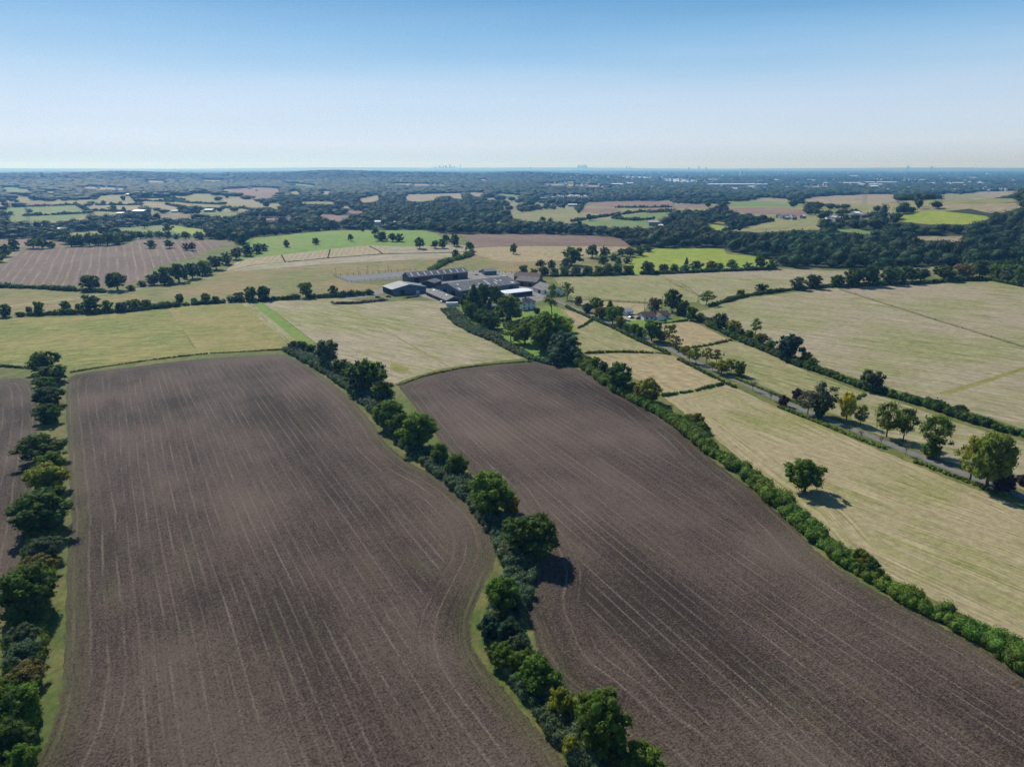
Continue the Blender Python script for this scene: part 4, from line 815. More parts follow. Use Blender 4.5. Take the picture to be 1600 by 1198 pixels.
def building(name, A, B, dep, eave, ridge, label, cat, wall='boards', roof='sheet', axis='x', lights=0, doors=(), windows=(), open_left=False, hip=0.0, over=0.5, chimney=False, gable_wall=None):
    """A,B: ground pixels of the near wall's ends; dep: metres back; axis x: ridge along AB"""
    a = G(*A); b = G(*B); L = (b.xy-a.xy).length; rz = math.atan2(b.y-a.y, b.x-a.x)
    z0 = min(a.z, b.z)
    t = empty(name, (a.x, a.y, z0), rz); tag(t, label, cat)
    E, Rg, D = eave, ridge, dep
    w_ = MB()
    def wallp(pts, off): w_.prism(pts, off)
    th = 0.25; zb = -1.0
    if axis == 'x' and not hip:
        wallp([(0, 0, zb), (L, 0, zb), (L, 0, E), (0, 0, E)], (0, th, 0))
        wallp([(0, D-th, zb), (L, D-th, zb), (L, D-th, E), (0, D-th, E)], (0, th, 0))
        for x in (0, L-th):
            g = [(x, th, zb), (x, D-th, zb), (x, D-th, E), (x, D/2, Rg-.15), (x, th, E)]
            if not (open_left and x == 0): wallp(g, (th, 0, 0))
    elif axis == 'y':
        for y in (0, D-th): wallp([(0, y, zb), (L, y, zb), (L, y, E), (L/2, y, Rg-.15), (0, y, E)], (0, th, 0))
        for x in (0, L-th):
            if not (open_left and x == 0): wallp([(x, th, zb), (x, D-th, zb), (x, D-th, E), (x, th, E)], (th, 0, 0))
        if open_left:
            for k in range(5): y = th+(D-2*th-.3)*k/4; w_.box(0, .3, y, y+.3, zb, E)
    else:
        wallp([(0, 0, zb), (L, 0, zb), (L, 0, E), (0, 0, E)], (0, th, 0)); wallp([(0, D-th, zb), (L, D-th, zb), (L, D-th, E), (0, D-th, E)], (0, th, 0))
        for x in (0, L-th): wallp([(x, th, zb), (x, D-th, zb), (x, D-th, E), (x, th, E)], (th, 0, 0))
    w_.build('wall', M[wall], t)
    r_ = MB(); o = over; T_ = 0.22
    if hip:
        hp = hip
        P = [(-o, -o, E), (L+o, -o, E), (L+o, D+o, E), (-o, D+o, E), (hp, D/2, Rg), (L-hp, D/2, Rg)]
        n = len(r_.v); r_.v += P+[(x, y, z-T_) for x, y, z in P]
        for f in ((0, 1, 5, 4), (1, 2, 5), (2, 3, 4, 5), (3, 0, 4)): r_.f.append(f); r_.f.append(tuple(i+6 for i in f[::-1]))
        for i in range(4): j = (i+1) % 4; r_.f.append((i+6, j+6, j, i))
    elif axis == 'x':
        k = (Rg-E)/(D/2); ze = E-k*o
        r_.prism([(-o, -o, ze), (-o, D/2, Rg), (-o, D/2, Rg+T_), (-o, -o, ze+T_)], (L+2*o, 0, 0))
        r_.prism([(-o, D/2, Rg), (-o, D+o, ze), (-o, D+o, ze+T_), (-o, D/2, Rg+T_)], (L+2*o, 0, 0))
    else:
        k = (Rg-E)/(L/2); ze = E-k*o
        r_.prism([(-o, -o, ze), (-o, -o, ze+T_), (L/2, -o, Rg+T_), (L/2, -o, Rg)], (0, D+2*o, 0))
        r_.prism([(L/2, -o, Rg), (L/2, -o, Rg+T_), (L+o, -o, ze+T_), (L+o, -o, ze)], (0, D+2*o, 0))
    rf = r_.build('roof', M[roof], t)
    if axis == 'x' and lights:
        k = (Rg-E)/(D/2); lst = lights if isinstance(lights, (list, tuple)) else [((i+.5)/lights, .15, .8, 1.1) for i in range(lights)]
        for fx, s0, s1, wd in lst:
            x = L*fx; y0 = D/2*s0; y1 = D/2*s1
            MB().prism([(x, y0, E+k*y0+T_+.01), (x+wd, y0, E+k*y0+T_+.01), (x+wd, y1, E+k*y1+T_+.01), (x, y1, E+k*y1+T_+.01)], (0, 0, .06)).build('rooflight', M['light'], rf)
    if axis == 'y' and lights:
        k = (Rg-E)/(L/2)
        for i in range(lights):
            y = D*(i+.5)/lights; x0, x1 = L*.12, L*.4
            MB().prism([(x0, y, E+k*x0+T_+.01), (x1, y, E+k*x1+T_+.01), (x1, y+1.5, E+k*x1+T_+.01), (x0, y+1.5, E+k*x0+T_+.01)], (0, 0, .06)).build('rooflight', M['palesheet'], rf)
    for (side, f, wd, hh, mt) in doors:
        if side == 'f': MB().box(L*f-wd/2, L*f+wd/2, -.08, -.003, 0, hh).build('door', M[mt], t)
        if side == 'l': MB().box(-.08, -.003, D*f-wd/2, D*f+wd/2, 0, hh).build('door', M[mt], t)
        if side == 'r': MB().box(L+.003, L+.08, D*f-wd/2, D*f+wd/2, 0, hh).build('door', M[mt], t)
    for (side, f, z, wd, hh) in windows:
        if side == 'f':
            fr = MB().box(L*f-wd/2-.08, L*f+wd/2+.08, -.06, -.003, z-.08, z+hh+.08).build('window', M['light'], t)
            MB().box(L*f-wd/2, L*f+wd/2, -.09, -.063, z, z+hh).build('pane', M['glass'], fr)
        else:
            fr = MB().box(-.06 if side == 'l' else L+.003, -.003 if side == 'l' else L+.06, D*f-wd/2-.08, D*f+wd/2+.08, z-.08, z+hh+.08).build('window', M['light'], t)
            MB().box(-.09 if side == 'l' else L+.063, -.063 if side == 'l' else L+.09, D*f-wd/2, D*f+wd/2, z, z+hh).build('pane', M['glass'], fr)
    if chimney:
        MB().box(L*.5-.5, L*.5+.5, D*.5-.35, D*.5+.35, Rg-.6, Rg+1.3).build('chimney', M['brick'], rf)
    return t
building('long_barn', (640,443), (731,434.5), 15, 5.6, 9.0, 'long dark barn with nine pale rooflight strips behind the farmyard', 'barn', 'boards', 'sheet', 'x', 9,
         doors=[('f', .12, 5, 4.2, 'dark'), ('f', .55, 1.2, 4.5, 'galv'), ('f', .78, 5, 4.2, 'dark'), ('l', .5, 5, 4.4, 'brick')])
building('main_barn', (718,465), (811,452), 34, 5.2, 9.6, 'largest farm building with patchy roof and blue-grey wall in the farmyard centre', 'barn', 'bluewall', 'sheet', 'x',
         [(.03,.1,.32,1.6), (.10,.62,.78,1.2), (.20,.12,.24,1.5), (.26,.1,.24,1.4), (.30,.12,.26,1.4), (.36,.2,.34,1.4), (.41,.35,.55,1.4), (.55,.3,.8,1.1), (.52,.24,.36,1), (.66,.25,.5,1.3), (.72,.5,.7,1.2), (.78,.5,.62,2), (.9,.1,.25,3)],
         doors=[('f', .1, 4, 4, 'darkwall'), ('f', .35, 3, 3.8, 'galv'), ('f', .62, 4, 4, 'darkwall'), ('f', .86, 5, 4, 'darkwall'), ('l', .25, 5, 4.2, 'dark'), ('l', .6, 4, 4.2, 'dark'), ('l', .85, 2, 3, 'light')])
building('lean_shed', (678,450), (690,446), 12, 4.2, 6, 'small dark shed tucked against left end of the largest barn', 'shed', 'darkwall', 'sheet')
building('open_barn', (613,462), (666,457), 21, 5.0, 8.0, 'open-sided barn with pale grey roof at left of the farmyard', 'barn', 'bluewall', 'palesheet', 'y', 3, open_left=True, doors=[('f', .75, 3, 2.2, 'light'), ('f', .3, 4, 4, 'darkwall')])
building('stable_block', (666,461), (698,475), 12, 2.8, 5.2, 'long low black stable with dark roof in front of the largest barn', 'stable', 'darkwall', 'slate', 'x', [(.12,.6,.85,1.6), (.72,.7,.85,1.6)], doors=[('f', .2, 1.4, 2.1, 'timber'), ('f', .45, 1.4, 2.1, 'timber'), ('f', .7, 1.4, 2.1, 'timber')], windows=[('f', .1, 1, 1.4, .8), ('f', .33, 1, 1.4, .8), ('f', .88, 1, 1.4, .8)])
building('white_roofed_shed', (790,466), (832,461), 14, 3.6, 4.4, 'low shed with wide white roof behind the farmhouse', 'shed', 'darkwall', 'whitesheet', 'x')
building('farmhouse', (816,485), (837,482), 9, 5.2, 8.0, 'white two-storey farmhouse with hipped dark roof among trees', 'house', 'render', 'slate', 'x', hip=3.2, chimney=True,
         doors=[('f', .5, 1.1, 2.1, 'glass')], windows=[('f', .15, .9, 1.2, 1.2), ('f', .82, .9, 1.2, 1.2), ('f', .15, 3.3, 1.2, 1.2), ('f', .5, 3.3, 1.1, 1.2), ('f', .82, 3.3, 1.2, 1.2), ('r', .5, 3.3, 1.1, 1.1), ('l', .5, 3.3, 1.1, 1.1)])
building('outhouse', (792,472), (806,470), 6, 3.2, 5.4, 'little pale gabled outhouse between white roof and farmhouse', 'outhouse', 'bluewall', 'slate', 'y')
building('courtyard_barn', (803,439), (842,441), 12, 4.4, 7.4, 'brown-tiled barn range at the back right of the farmyard', 'barn', 'brick', 'tile')
building('granary_barn', (806,446), (838,449), 12, 4.6, 7.6, 'slate-roofed barn with pale verge right of the largest barn', 'barn', 'brick', 'slate', doors=[('f', .3, 3, 3, 'dark'), ('f', .7, 3, 3, 'dark')])
building('white_end_barn', (832,455), (856,463), 15, 3.4, 7.4, 'dark-roofed barn with white walls at the lane end', 'barn', 'render', 'slate', doors=[('f', .45, 4, 2.8, 'darkwall')], windows=[('f', .15, 1.1, 1.2, 1)])
building('blue_shed', (757,430), (776,429), 9, 3.6, 5.4, 'pale blue-grey shed behind the ridge of the largest barn', 'shed', 'bluewall', 'palesheet')
building('garden_shed', (762,484), (776,482), 5, 2.2, 3.2, 'small grey garden shed among the dark conifers', 'shed', 'boards', 'palesheet')
t = building('bungalow', (1006,501), (1046,498), 8.5, 2.5, 5.0, 'white bungalow with brown roof by the lane', 'bungalow', 'render', 'tile', 'x', chimney=True, windows=[('f', .12, .9, 1.6, 1.1), ('f', .3, .9, 1.6, 1.1), ('f', .68, .9, 2, 1.1), ('f', .9, .9, 1.4, 1.1)], doors=[('f', .48, 1.1, 2.1, 'glass')])
# gabled front wing of the bungalow
gw = MB(); gw.prism([(9, -3.2, -1), (14, -3.2, -1), (14, -3.2, 2.4), (11.5, -3.2, 4.3), (9, -3.2, 2.4)], (0, 3.15, 0)); gw.build('gable_wing', M['render'], t)
gr = MB(); gr.prism([(8.6, -3.6, 2.15), (8.6, -3.6, 2.37), (11.5, -3.6, 4.62), (11.5, -3.6, 4.4)], (0, 6.5, 0)); gr.prism([(11.5, -3.6, 4.4), (11.5, -3.6, 4.62), (14.4, -3.6, 2.37), (14.4, -3.6, 2.15)], (0, 6.5, 0)); gr.build('wing_roof', M['tile'], t)
building('garage', (977,493), (989,491), 6, 2.5, 3.8, 'small white garage left of the bungalow', 'garage', 'render', 'galv', doors=[('f', .5, 2.4, 2, 'galv')])
# container
p = G(697, 478.5); t = empty('shipping_container', p, R(8)); tag(t, 'pale grey shipping container beside the black stable', 'container')
cb = MB(); cb.box(0, 9, 0, 2.5, .1, 2.7)
for i in range(22): cb.box(.2+i*.4, .4+i*.4, -.05, -.001, .25, 2.55)
cb.build('body', M['whitesheet'], t)
for k in range(2): MB().box(9.003, 9.06, .08+k*1.2, 1.2+k*1.2, .2, 2.6).build('door', M['galv'], t)
# earth banks
def bank(pts, wd, hh, label):
    w_ = W(pts); V = []; Fc = []; n = 0; rows = []
    P = []
    for i in range(len(w_)-1):
        for k in range(14): f = k/14; P.append((w_[i][0]*(1-f)+w_[i+1][0]*f, w_[i][1]*(1-f)+w_[i+1][1]*f))
    for i, (x, y) in enumerate(P):
        a = P[max(0, i-1)]; b = P[min(len(P)-1, i+1)]; d = Vector((b[0]-a[0], b[1]-a[1])).normalized(); nx, ny = -d.y, d.x
        sc_ = min(1, i/3, (len(P)-1-i)/3)
        for u in (-1, -.5, 0, .45, 1):
            V.append((x+nx*u*wd/2, y+ny*u*wd/2, float(height(x, y))-.25+(1-u*u)*hh*sc_*random.uniform(.75, 1.2)))
    for i in range(len(P)-1):
        for k in range(4): q = i*5+k; Fc.append((q, q+1, q+6, q+5))
    me = bpy.data.meshes.new('earth_bank'); o = Vector(V[0]); me.from_pydata([tuple(Vector(v)-o) for v in V], [], Fc); me.materials.append(M['earth'])
    tag(link('earth_bank', me, None, o), label, 'earth bank', 'earth banks by the farm')
bank([(518,475),(560,474),(613,468)], 7, 2.2, 'long dark earth bank at the hay field edge left of the barns')
bank([(628,467),(662,462)], 5, 1.6, 'shorter earth bank in front of the open barn')
bank([(518,471),(522,475)], 4, 1.2, 'small earth heap at the left end of the long bank')
# fences
def fence(pts, hh, step, label, nm='post_and_rail_fence', mat='timber', thick=.14):
    w_ = np.array(W(pts)); o = np.array([*w_[0], height(*w_[0])]); seg = np.linalg.norm(np.diff(w_, axis=0), axis=1); cum = np.concatenate([[0], np.cumsum(seg)]); L = cum[-1]
    t = empty(nm, tuple(o)); tag(t, label, 'fence', 'fences on the farm'); n = int(L/step); P = []
    pm = MB().box(-thick, thick, -thick, thick, -.4, hh).mesh('post', M[mat])
    for i in range(n+1):
        s = L*i/n; x = np.interp(s, cum, w_[:, 0]); y = np.interp(s, cum, w_[:, 1]); q = Vector((x, y, float(height(x, y))))-Vector(o); P.append(q)
        link('post', pm, t, q)
    rb = MB()
    for a, b in zip(P[:-1], P[1:]):
        for f in (.5, .9): rb.tube(a+Vector((0, 0, hh*f)), b+Vector((0, 0, hh*f)), .07, .07, 4)
    rb.build('rail', M[mat], t)
fence([(878,462),(905,465),(960,471),(1008,474),(1068,477)], 1.5, 8, 'timber fence along the lower edge of the green and tan pasture')
fence([(522,432),(650,423)], 2.6, 6, 'dark fence along the back of the riding arena', mat='darkwall')
fence([(522,432),(546,441),(636,433)], 1.5, 6, 'fence along the near side of the riding arena')
fence([(730,425),(800,427)], 2.0, 6, 'dark fence behind the farmyard', mat='darkwall', thick=.25)
fence([(1312,452),(1455,498),(1600,542)], 1.1, 24, 'thin fence line crossing the wide hay field')
fence([(1040,437),(1092,463)], 1.1, 14, 'fence between the green and tan pastures above the bungalow')
# arena floodlights
for i, (x, y) in enumerate([(525,431.5),(560,429.5),(575,428.5),(591,427.3),(607,426)]):
    t = empty('floodlight_pole', G(x, y)); tag(t, f'thin dark floodlight pole, {ORD[i]} from left behind the riding arena', 'light pole', 'riding arena poles')
    MB().tube((0, 0, -.5), (0, 0, 7), .16, .1, 6).build('pole', M['darkwall'], t)
    MB().box(-.6, .6, -.25, .1, 6.9, 7.25).build('lamp_head', M['dark'], t)
def telegraph(px, py, hh, label):
    t = empty('telegraph_pole', G(px, py), random.uniform(-.3, .3)); tag(t, label, 'utility pole', 'telegraph poles')
    MB().tube((0, 0, -.5), (0, 0, hh), .2, .13, 7).build('pole', M['timber'], t)
    ca = MB().box(-1.1, 1.1, -.08, .08, hh-.9, hh-.72).build('crossarm', M['timber'], t)
    for x in (-.9, 0, .9): MB().tube((x, 0, hh-.719), (x, 0, hh-.45), .07, .05, 6).build('insulator', M['light'], ca)
telegraph(879, 458, 9.5, 'telegraph pole beside the white-walled barn at the lane end')
telegraph(875, 455, 7, 'shorter pole left of the tall telegraph pole at lane end')
telegraph(1007, 487, 10, 'telegraph pole standing left of the bungalow garden trees')
telegraph(1034, 485, 11, 'telegraph pole between two trees behind the bungalow')
telegraph(1374, 600, 6, 'short pole beside the grey-green round tree in the right hedge')
def pylon(px, py, hh, label):
    t = empty('electricity_pylon', G(px, py)); tag(t, label, 'pylon', 'distant electricity pylons'); m = MB(); b = 3.2
    cs = [(-1, -1), (1, -1), (1, 1), (-1, 1)]
    for i, (x, y) in enumerate(cs):
        m.tube((x*b, y*b, -1), (x*.6, y*.6, hh), .22, .15, 4)
        x2, y2 = cs[(i+1) % 4]
        for k in range(5):
            z0, z1 = hh*k/5, hh*(k+1)/5; f0, f1 = b-(b-.6)*k/5, b-(b-.6)*(k+1)/5; m.tube((x*f0, y*f0, z0), (x2*f1, y2*f1, z1), .12, .12, 3)
    m.build('lattice_tower', M['galv'], t)
    for z, wd in ((.68, 5.5), (.8, 7), (.93, 5)): MB().prism([(-wd, -.3, hh*z), (wd, -.3, hh*z), (.8, -.3, hh*z+1.6), (-.8, -.3, hh*z+1.6)], (0, .6, 0)).build('crossarm', M['galv'], t)
pylon(45, 347, 34, 'grey lattice pylon in the distant left green pasture'); pylon(1350, 320, 40, 'lattice pylon on the distant tan field at right'); pylon(1052, 330, 34, 'lattice pylon by the distant brown fields')
# vehicles
def paint(name, c): return simple(name, c, .03, 1, .3, .5)
def car_proto(cname, c, van=False):
    m = paint(cname, c); t = empty('parked_car' if not van else 'parked_van', (0, 0, 0)); b = MB(); L, Wd = (4.3, 1.8) if not van else (5.2, 2.0)
    top = 1.45 if not van else 2.1
    pr = [(0, 0, .35), (L, 0, .35), (L, 0, .8), (L-.9, 0, .95), (L-1.6, 0, top), (.7 if not van else .1, 0, top), (.1, 0, .95 if not van else top-.1)]
    b.prism(pr, (0, Wd, 0)); b.build('body', m, t)
    for y in (-.03, Wd+.003): MB().prism([(L-1.2, y, .95), (L-1.75, y, top-.12), (.8 if not van else L-2.6, y, top-.12), (.45 if not van else L-2.6, y, .95)], (0, .027, 0)).build('window', M['glass'], t)
    for x in (.8, L-.8):
        for y in (-.04, Wd-.18): MB().tube((x, y, .32), (x, y+.22, .32), .32, .32, 12).build('wheel', M['dark'], t)
    return t
def place_car(px, py, rz, c, label, van=False, cat='car'):
    t = car_proto('paint_'+str(px), c, van); t.location = G(px, py); t.rotation_euler.z = rz; tag(t, label, cat, 'vehicles parked at the farm and bungalow')
place_car(984, 498, .5, (.03, .035, .06), 'dark car parked nearer the garage beside the bungalow')
place_car(994, 499, .2, (.04, .04, .045), 'dark car parked nearer the white bungalow wall')
place_car(786, 434.5, .3, (.75, .75, .75), 'white van parked behind the barns by the brown tiled range', True, 'van')
place_car(791, 437, .1, (.7, .72, .75), 'white car parked behind the largest barn')
place_car(779, 436, .6, (.1, .12, .16), 'dark blue car parked left of the white vehicles')
place_car(741, 430, .2, (.6, .58, .55), 'pale car in the yard right of the long barn')
place_car(748, 425.5, 0, (.15, .03, .02), 'dark red vehicle by the back fence of the yard')
place_car(586, 465.5, .1, (.08, .08, .09), 'dark car on the hard standing left of the open barn')
place_car(603, 464.5, .3, (.15, .13, .1), 'brown car nearest the open barn')
place_car(690, 473, .9, (.7, .7, .7), 'white car beside the black stable end')
place_car(654, 446, .3, (.75, .75, .75), 'white car in the yard behind the open barn')
# tractor in pasture
t = empty('tractor', G(315, 433), .5); tag(t, 'small dark tractor on the track under the tree belt', 'tractor')
MB().box(1.6, 3.6, .5, 1.3, .8, 1.6).build('bonnet', M['dark'], t)
MB().prism([(0, .2, .9), (1.6, .2, .9), (1.5, .2, 2.6), (.1, .2, 2.6)], (0, 1.4, 0)).build('cab', M['glass'], t)
for x, y, r_ in ((.6, -.25, .85), (.6, 1.65, .85), (3.1, 0, .5), (3.1, 1.4, .5)): MB().tube((x, y, r_), (x, y+.35, r_), r_, r_, 14).build('wheel', M['dark'], t)
# parasol
t = empty('garden_parasol', G(1050, 489)); tag(t, 'pale blue-white garden parasol at the right end of the bungalow', 'parasol')
MB().tube((0, 0, 0), (0, 0, 2.4), .05, .05, 6).build('pole', M['timber'], t)
c_ = MB(); n = 8; c_.v = [(0, 0, 2.9)]+[(1.9*math.cos(i*math.pi/4), 1.9*math.sin(i*math.pi/4), 2.2) for i in range(8)]+[(0, 0, 2.8)]+[(1.85*math.cos(i*math.pi/4), 1.85*math.sin(i*math.pi/4), 2.12) for i in range(8)]
for i in range(8): j = (i+1) % 8; c_.f += [(0, 1+i, 1+j), (9, 10+j, 10+i), (1+i, 10+i, 10+j, 1+j)]
c_.build('canopy', M['whitesheet'], t)

# ------------------------------------------------------------------ far buildings
CLEAR = []
def shed(px, py, wpx, hm, dm, mt, label, name='distant_barn', cat='barn', tilt=0.0):
    b = G(px-wpx/2, py); dp = depth(b); L = wpx*dp/FPX; CLEAR.append((px, py, wpx))
    t = empty(name, b, tilt); tag(t, label, cat)
    E, Rg = hm, hm*1.3
    MB().prism([(0, 0, -2), (0, dm, -2), (0, dm, E), (0, dm/2, Rg), (0, 0, E)], (L, 0, 0)).build('wall', M['palesheet' if mt != 'render' else 'render'], t)
    r_ = MB(); k = (Rg-E)/(dm/2)
    r_.prism([(-.4, -.5, E-k*.5+.02), (-.4, dm/2, Rg+.02), (-.4, dm/2, Rg+.3), (-.4, -.5, E-k*.5+.3)], (L+.8, 0, 0))
    r_.prism([(-.4, dm/2, Rg+.02), (-.4, dm+.5, E-k*.5+.02), (-.4, dm+.5, E-k*.5+.3), (-.4, dm/2, Rg+.3)], (L+.8, 0, 0))
    r_.build('roof', M[mt], t)
shed(202,306.5,12,6,30,'whitesheet','distant white-roofed barn at the top of the left valley')
shed(91,311.5,11,6,24,'tile','distant pale pinkish shed left of the valley fields')
shed(187,337,11,5,22,'whitesheet','smaller distant white roof left of the big white barn')
shed(215,335,18,7,36,'whitesheet','big distant white-roofed barn in the left valley')
shed(325,331.5,13,5,22,'galv','distant grey barn right of the white roofs in left valley')
shed(272,332.5,10,4,16,'render','distant pale farm building between white barn and grey barn')
shed(92,364,9,6,14,'render','white house among trees above the small brown field', 'distant_house', 'house')
shed(590,352,9,6,14,'render','distant white house above the bright green hill', 'distant_house', 'house')
shed(618,352,7,5,12,'render','distant small pale house right of the white one above the hill', 'distant_house', 'house')
shed(726,294,5,7,30,'render','tiny white building in the distant central woods')
shed(1024,353,20,6,24,'galv','low grey farm building beside the distant green fields')
shed(1033,356,6,4,10,'render','white outbuilding in front of the distant grey farm building')
shed(848,313,14,7,40,'palesheet','distant pale greenhouse roofs under the village')
shed(895,323,14,5,20,'whitesheet','distant white-roofed farm at the edge of olive pasture')
shed(1341,339,8,6,20,'whitesheet','white-roofed barn in the village at right')
shed(1352,341,12,5,22,'palesheet','long pale barn beside the village white barn')
shed(1302,343,12,5,20,'palesheet','pale village barn above the olive field')
shed(1310,347,10,5,16,'tile','brown-roofed village house cluster near the large dark tree', 'distant_house', 'house')
WH = [(1210,283,15),(1290,288,7),(1330,288,34),(1378,287,50),(1362,291,36),(1368,294,12),(1459,288.5,11),(1495,288,26),(1154,290.6,92),(1175,294.5,9),(1195,298,5),(1114,282.5,16),(965,290.5,18),(985,289,10),(1150,298,6),(1440,283,10),(1335,276.5,14),(1520,279,14),(1270,283.5,12),(1535,288,12)]
for i, (x, y, w_) in enumerate(sorted(WH)):
    shed(x, y, w_, 9 if w_ > 5 else 6, 60 if w_ > 8 else 30, 'whitesheet', f'distant white warehouse roof, {ORD[i]} from left in the hazy suburb', 'distant_warehouse', 'warehouse')
def tower(px, top, base, wpx, style, label, rdist=None, cat='tower block', group='distant skyline towers', mt='darkwall'):
    if rdist: wpx *= 1.3; top -= 0.8
    b = G(px, base) if rdist is None else None
    if b is None:
        a = (px-800)/FPX; d = np.array([a, cp+.3*sp]); d /= np.linalg.norm(d); x, y = d*rdist; b = Vector((x, y, float(height(x, y))))
    dp = depth(b); s = dp/FPX; ph = math.atan((top-599)/FPX)+PITCH
    H = CH-math.tan(math.atan((top-599)/FPX)+PITCH)*math.hypot(b.x, b.y)*1.0-b.z
    wd = wpx*s/2; m = MB()
    if style == 0: m.box(-wd, wd, -wd, wd, -5, H)
    elif style == 1: m.box(-wd, wd, -wd, wd, -5, H*.9); m.prism([(-wd*.9, -wd*.9, H*.9), (wd*.9, -wd*.9, H*.9), (wd*.9, wd*.9, H*.9), (-wd*.9, wd*.9, H*.9)], (0, 0, H*.03)); m.tube((0, 0, H*.93), (0, 0, H), wd*1.1, wd*.05, 4)
    elif style == 2: m.tube((0, 0, -5), (0, 0, H), wd*1.5, wd*.12, 4)
    elif style == 3: m.tube((0, 0, -5), (0, 0, H*.5), wd, wd*1.15, 12); m.tube((0, 0, H*.5), (0, 0, H), wd*1.15, wd*.25, 12)
    elif style == 4: m.prism([(-wd, -wd, -5), (wd, -wd, -5), (wd, -wd, H*.55), (-wd*.4, -wd, H), (-wd, -wd, H*.95)], (0, 2*wd, 0))
    elif style == 5: m.box(-wd, wd, -wd, wd, -5, H*.7); m.box(-wd*.6, wd*.6, -wd*.6, wd*.6, H*.7, H)
    o = m.build('tower', M[mt], None); o.location = b; tag(o, label, cat, group)
sk1 = [(672,263,2,0),(676,264,2,5),(680,261,1.6,0),(684,262.5,2.2,5),(687,259.5,1.8,0),(690,262,2.2,0),(693,260,1.8,1),(697,259.5,2.0,0),(700,262.5,2.6,0),(703,257.8,1.8,1),(706,261,2.2,0),(710,260.5,2,5),(714,262.5,2,0),(719.5,257.5,1.1,0),(662,264,2,0),(727,264,2,0),(740,264.5,2,5)]
for i, (x, t_, w_, s) in enumerate(sorted(sk1)): tower(x, t_, 0, w_, s, f'tiny hazy tower, {ORD[i]} from left in the left skyline cluster', 31500)
sk2 = [(899,263.5,1.5,0),(903,259.5,1.3,0),(905,257.5,1.6,5),(908,259.5,2,3),(910,258.5,2,4),(912.5,255.2,1.6,2),(915,258.5,1.8,0),(917,261,2,5),(921,263,2,0),(930,263,2.4,0),(936,263.4,2,0),(944,263.4,2,5),(952,263,2,0),(958,263.6,2,0),(966,263,2,1),(972,262.8,2,0),(979,261,1.4,0),(984,261,1.8,5),(989,263.2,2,0),(1006,263.4,1.6,0)]
for i, (x, t_, w_, s) in enumerate(sorted(sk2)): tower(x, t_, 0, w_, s, f'tiny hazy tower, {ORD[i]} from left in the central skyline cluster', 30500)
for i, (x, t_, w_, s) in enumerate([(829,261.5,1.0,0),(1076,262.5,1.6,0),(1092,260,1.6,5),(1103,262.5,2,0),(1157,264,2.4,0),(1166,264,2,0),(1418,260,2.2,5),(1455,261.5,2,0)]): tower(x, t_, 0, w_, s, f'tiny lone tower, {ORD[i]} from left among scattered towers on the horizon', 28000)
for i, (x, t_, b_) in enumerate([(1371,277.5,283),(1377,277.5,283),(1392.5,278,283),(1413,278,284),(1420,277.5,284),(1423,278,284),(1430,278,284),(1554,272,276),(1542,269,273),(1041,272,276),(1157,268,275),(1129,273,277)]): tower(x, t_, b_, 2.2 if x != 1554 else 5, 0, f'pale tower block, {ORD[i]} listed across the hazy right suburb' if False else f'pale tower block {("at" if i else "near")} {["left of the warehouse group","just right of the leftmost suburb block","alone above the longest warehouse","at left of the row of four","second in the row of four","third in the row of four","right end of the row of four","as a wide slab at far right","as a thin slab at far right","standing by the reservoir","standing beyond the reservoir","right of the reservoir"][i]}', cat='tower block', group='suburban tower blocks', mt='whitesheet')
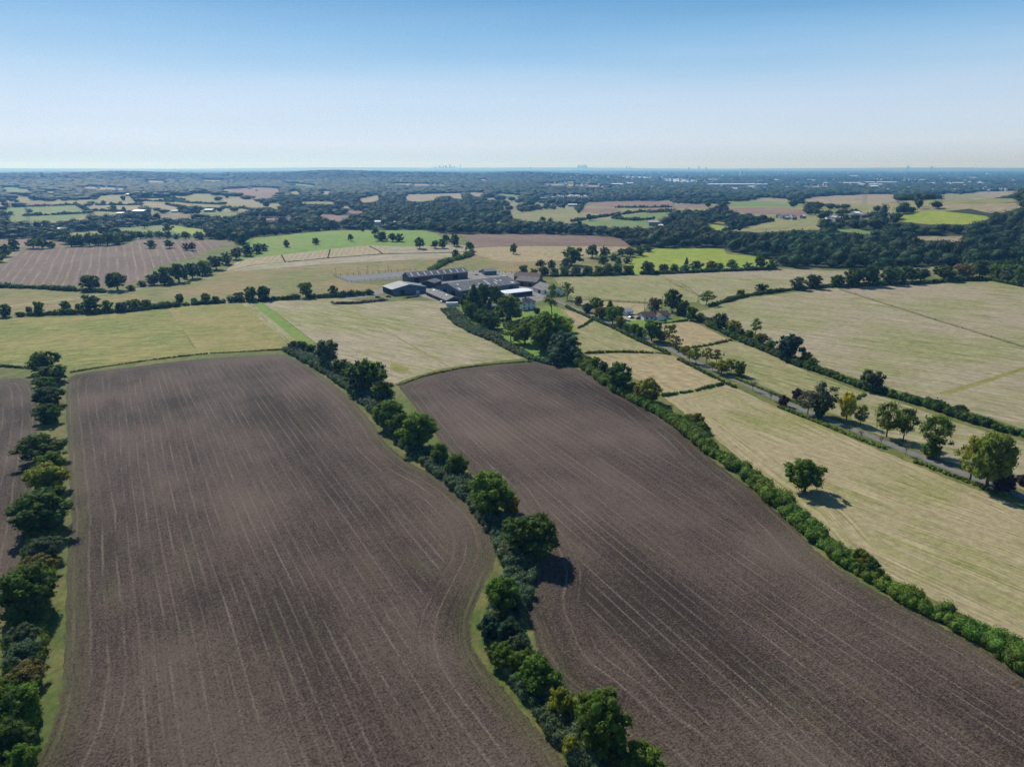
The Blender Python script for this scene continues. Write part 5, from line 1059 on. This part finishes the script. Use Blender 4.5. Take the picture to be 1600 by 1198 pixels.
# small houses of the far suburb and village, too many to count
def town():
    V, Fc, mi = [], [], []; mats = ['render', 'tile', 'palesheet', 'brick']
    def house(x, y, z, a, L, D, E, mw, mr):
        c, s = math.cos(a), math.sin(a); n = len(V)
        P = [(0, 0, -2), (L, 0, -2), (L, D, -2), (0, D, -2), (0, 0, E), (L, 0, E), (L, D, E), (0, D, E), (0, D/2, E*1.5), (L, D/2, E*1.5)]
        for p_ in P: V.append((x+p_[0]*c-p_[1]*s, y+p_[0]*s+p_[1]*c, z+p_[2]))
        for f, m_ in (((0, 1, 5, 4), mw), ((2, 3, 7, 6), mw), ((1, 2, 6, 9, 5), mw), ((3, 0, 4, 8, 7), mw), ((4, 5, 9, 8), mr), ((6, 7, 8, 9), mr)): Fc.append(tuple(n+i for i in f)); mi.append(m_)
    def area(n, x0, x1, y0, y1, big=1.0):
        px = rng.uniform(x0, x1, n); py = y0+(y1-y0)*rng.uniform(0, 1, n)**1.3; wx, wy = unproj(px, py)
        for x, y in zip(wx, wy):
            if math.hypot(x, y) > 20000: continue
            r_ = math.hypot(x, y); q = big*(1+max(0, r_-4000)/5000*random.random()**2)
            house(x, y, float(height(x, y)), random.uniform(-.8, .8), random.uniform(8, 14)*q, random.uniform(7, 9)*q, (random.uniform(3, 4.5) if r_ < 3500 else random.uniform(6, 10)), random.choice([0, 0, 2, 3]), random.choice([1, 1, 2, 2, 0]))
    area(1300, 960, 1700, 269, 300); area(130, 838, 930, 303, 312); area(60, 1150, 1260, 300, 308); area(26, 1070, 1120, 338, 346, .9); area(12, 1215, 1255, 340, 344, .8); area(30, 1285, 1320, 342, 346, .9); area(140, 850, 1000, 275, 300); area(50, 560, 760, 285, 300); area(25, 590, 640, 350, 352, .7); area(50, 100, 400, 285, 300); area(14, 80, 100, 360, 364, .7)
    me = bpy.data.meshes.new('distant_town'); me.from_pydata(V, [], Fc)
    for m_ in mats: me.materials.append(M[m_])
    me.polygons.foreach_set('material_index', mi); me.update()
    tag(link('distant_town', me), 'scattered small houses of the hazy far suburb and villages', 'houses', kind='stuff')
town()
for x in range(1216, 1262, 6): CLEAR.append((x, 343, 5))
for x in range(850, 925, 8): CLEAR.append((x, 307.5, 5))
woods()

# ------------------------------------------------------------------ haze
hz = MB().box(-40000, 40000, -40000, 40000, -12, 330)
hm = bpy.data.materials.new('haze'); hm.use_nodes = True; ht = hm.node_tree; ht.nodes.clear()
pv = ht.nodes.new('ShaderNodeVolumePrincipled'); ho = ht.nodes.new('ShaderNodeOutputMaterial')
pv.inputs['Color'].default_value = (*HAZE_COL, 1); pv.inputs['Absorption Color'].default_value = (1, 1, 1, 1); pv.inputs['Density'].default_value = HAZE; pv.inputs['Anisotropy'].default_value = 0.32
ht.links.new(pv.outputs[0], ho.inputs['Volume'])
tag(hz.build('haze', hm), 'thin blue haze over the far country', 'haze', kind='stuff')
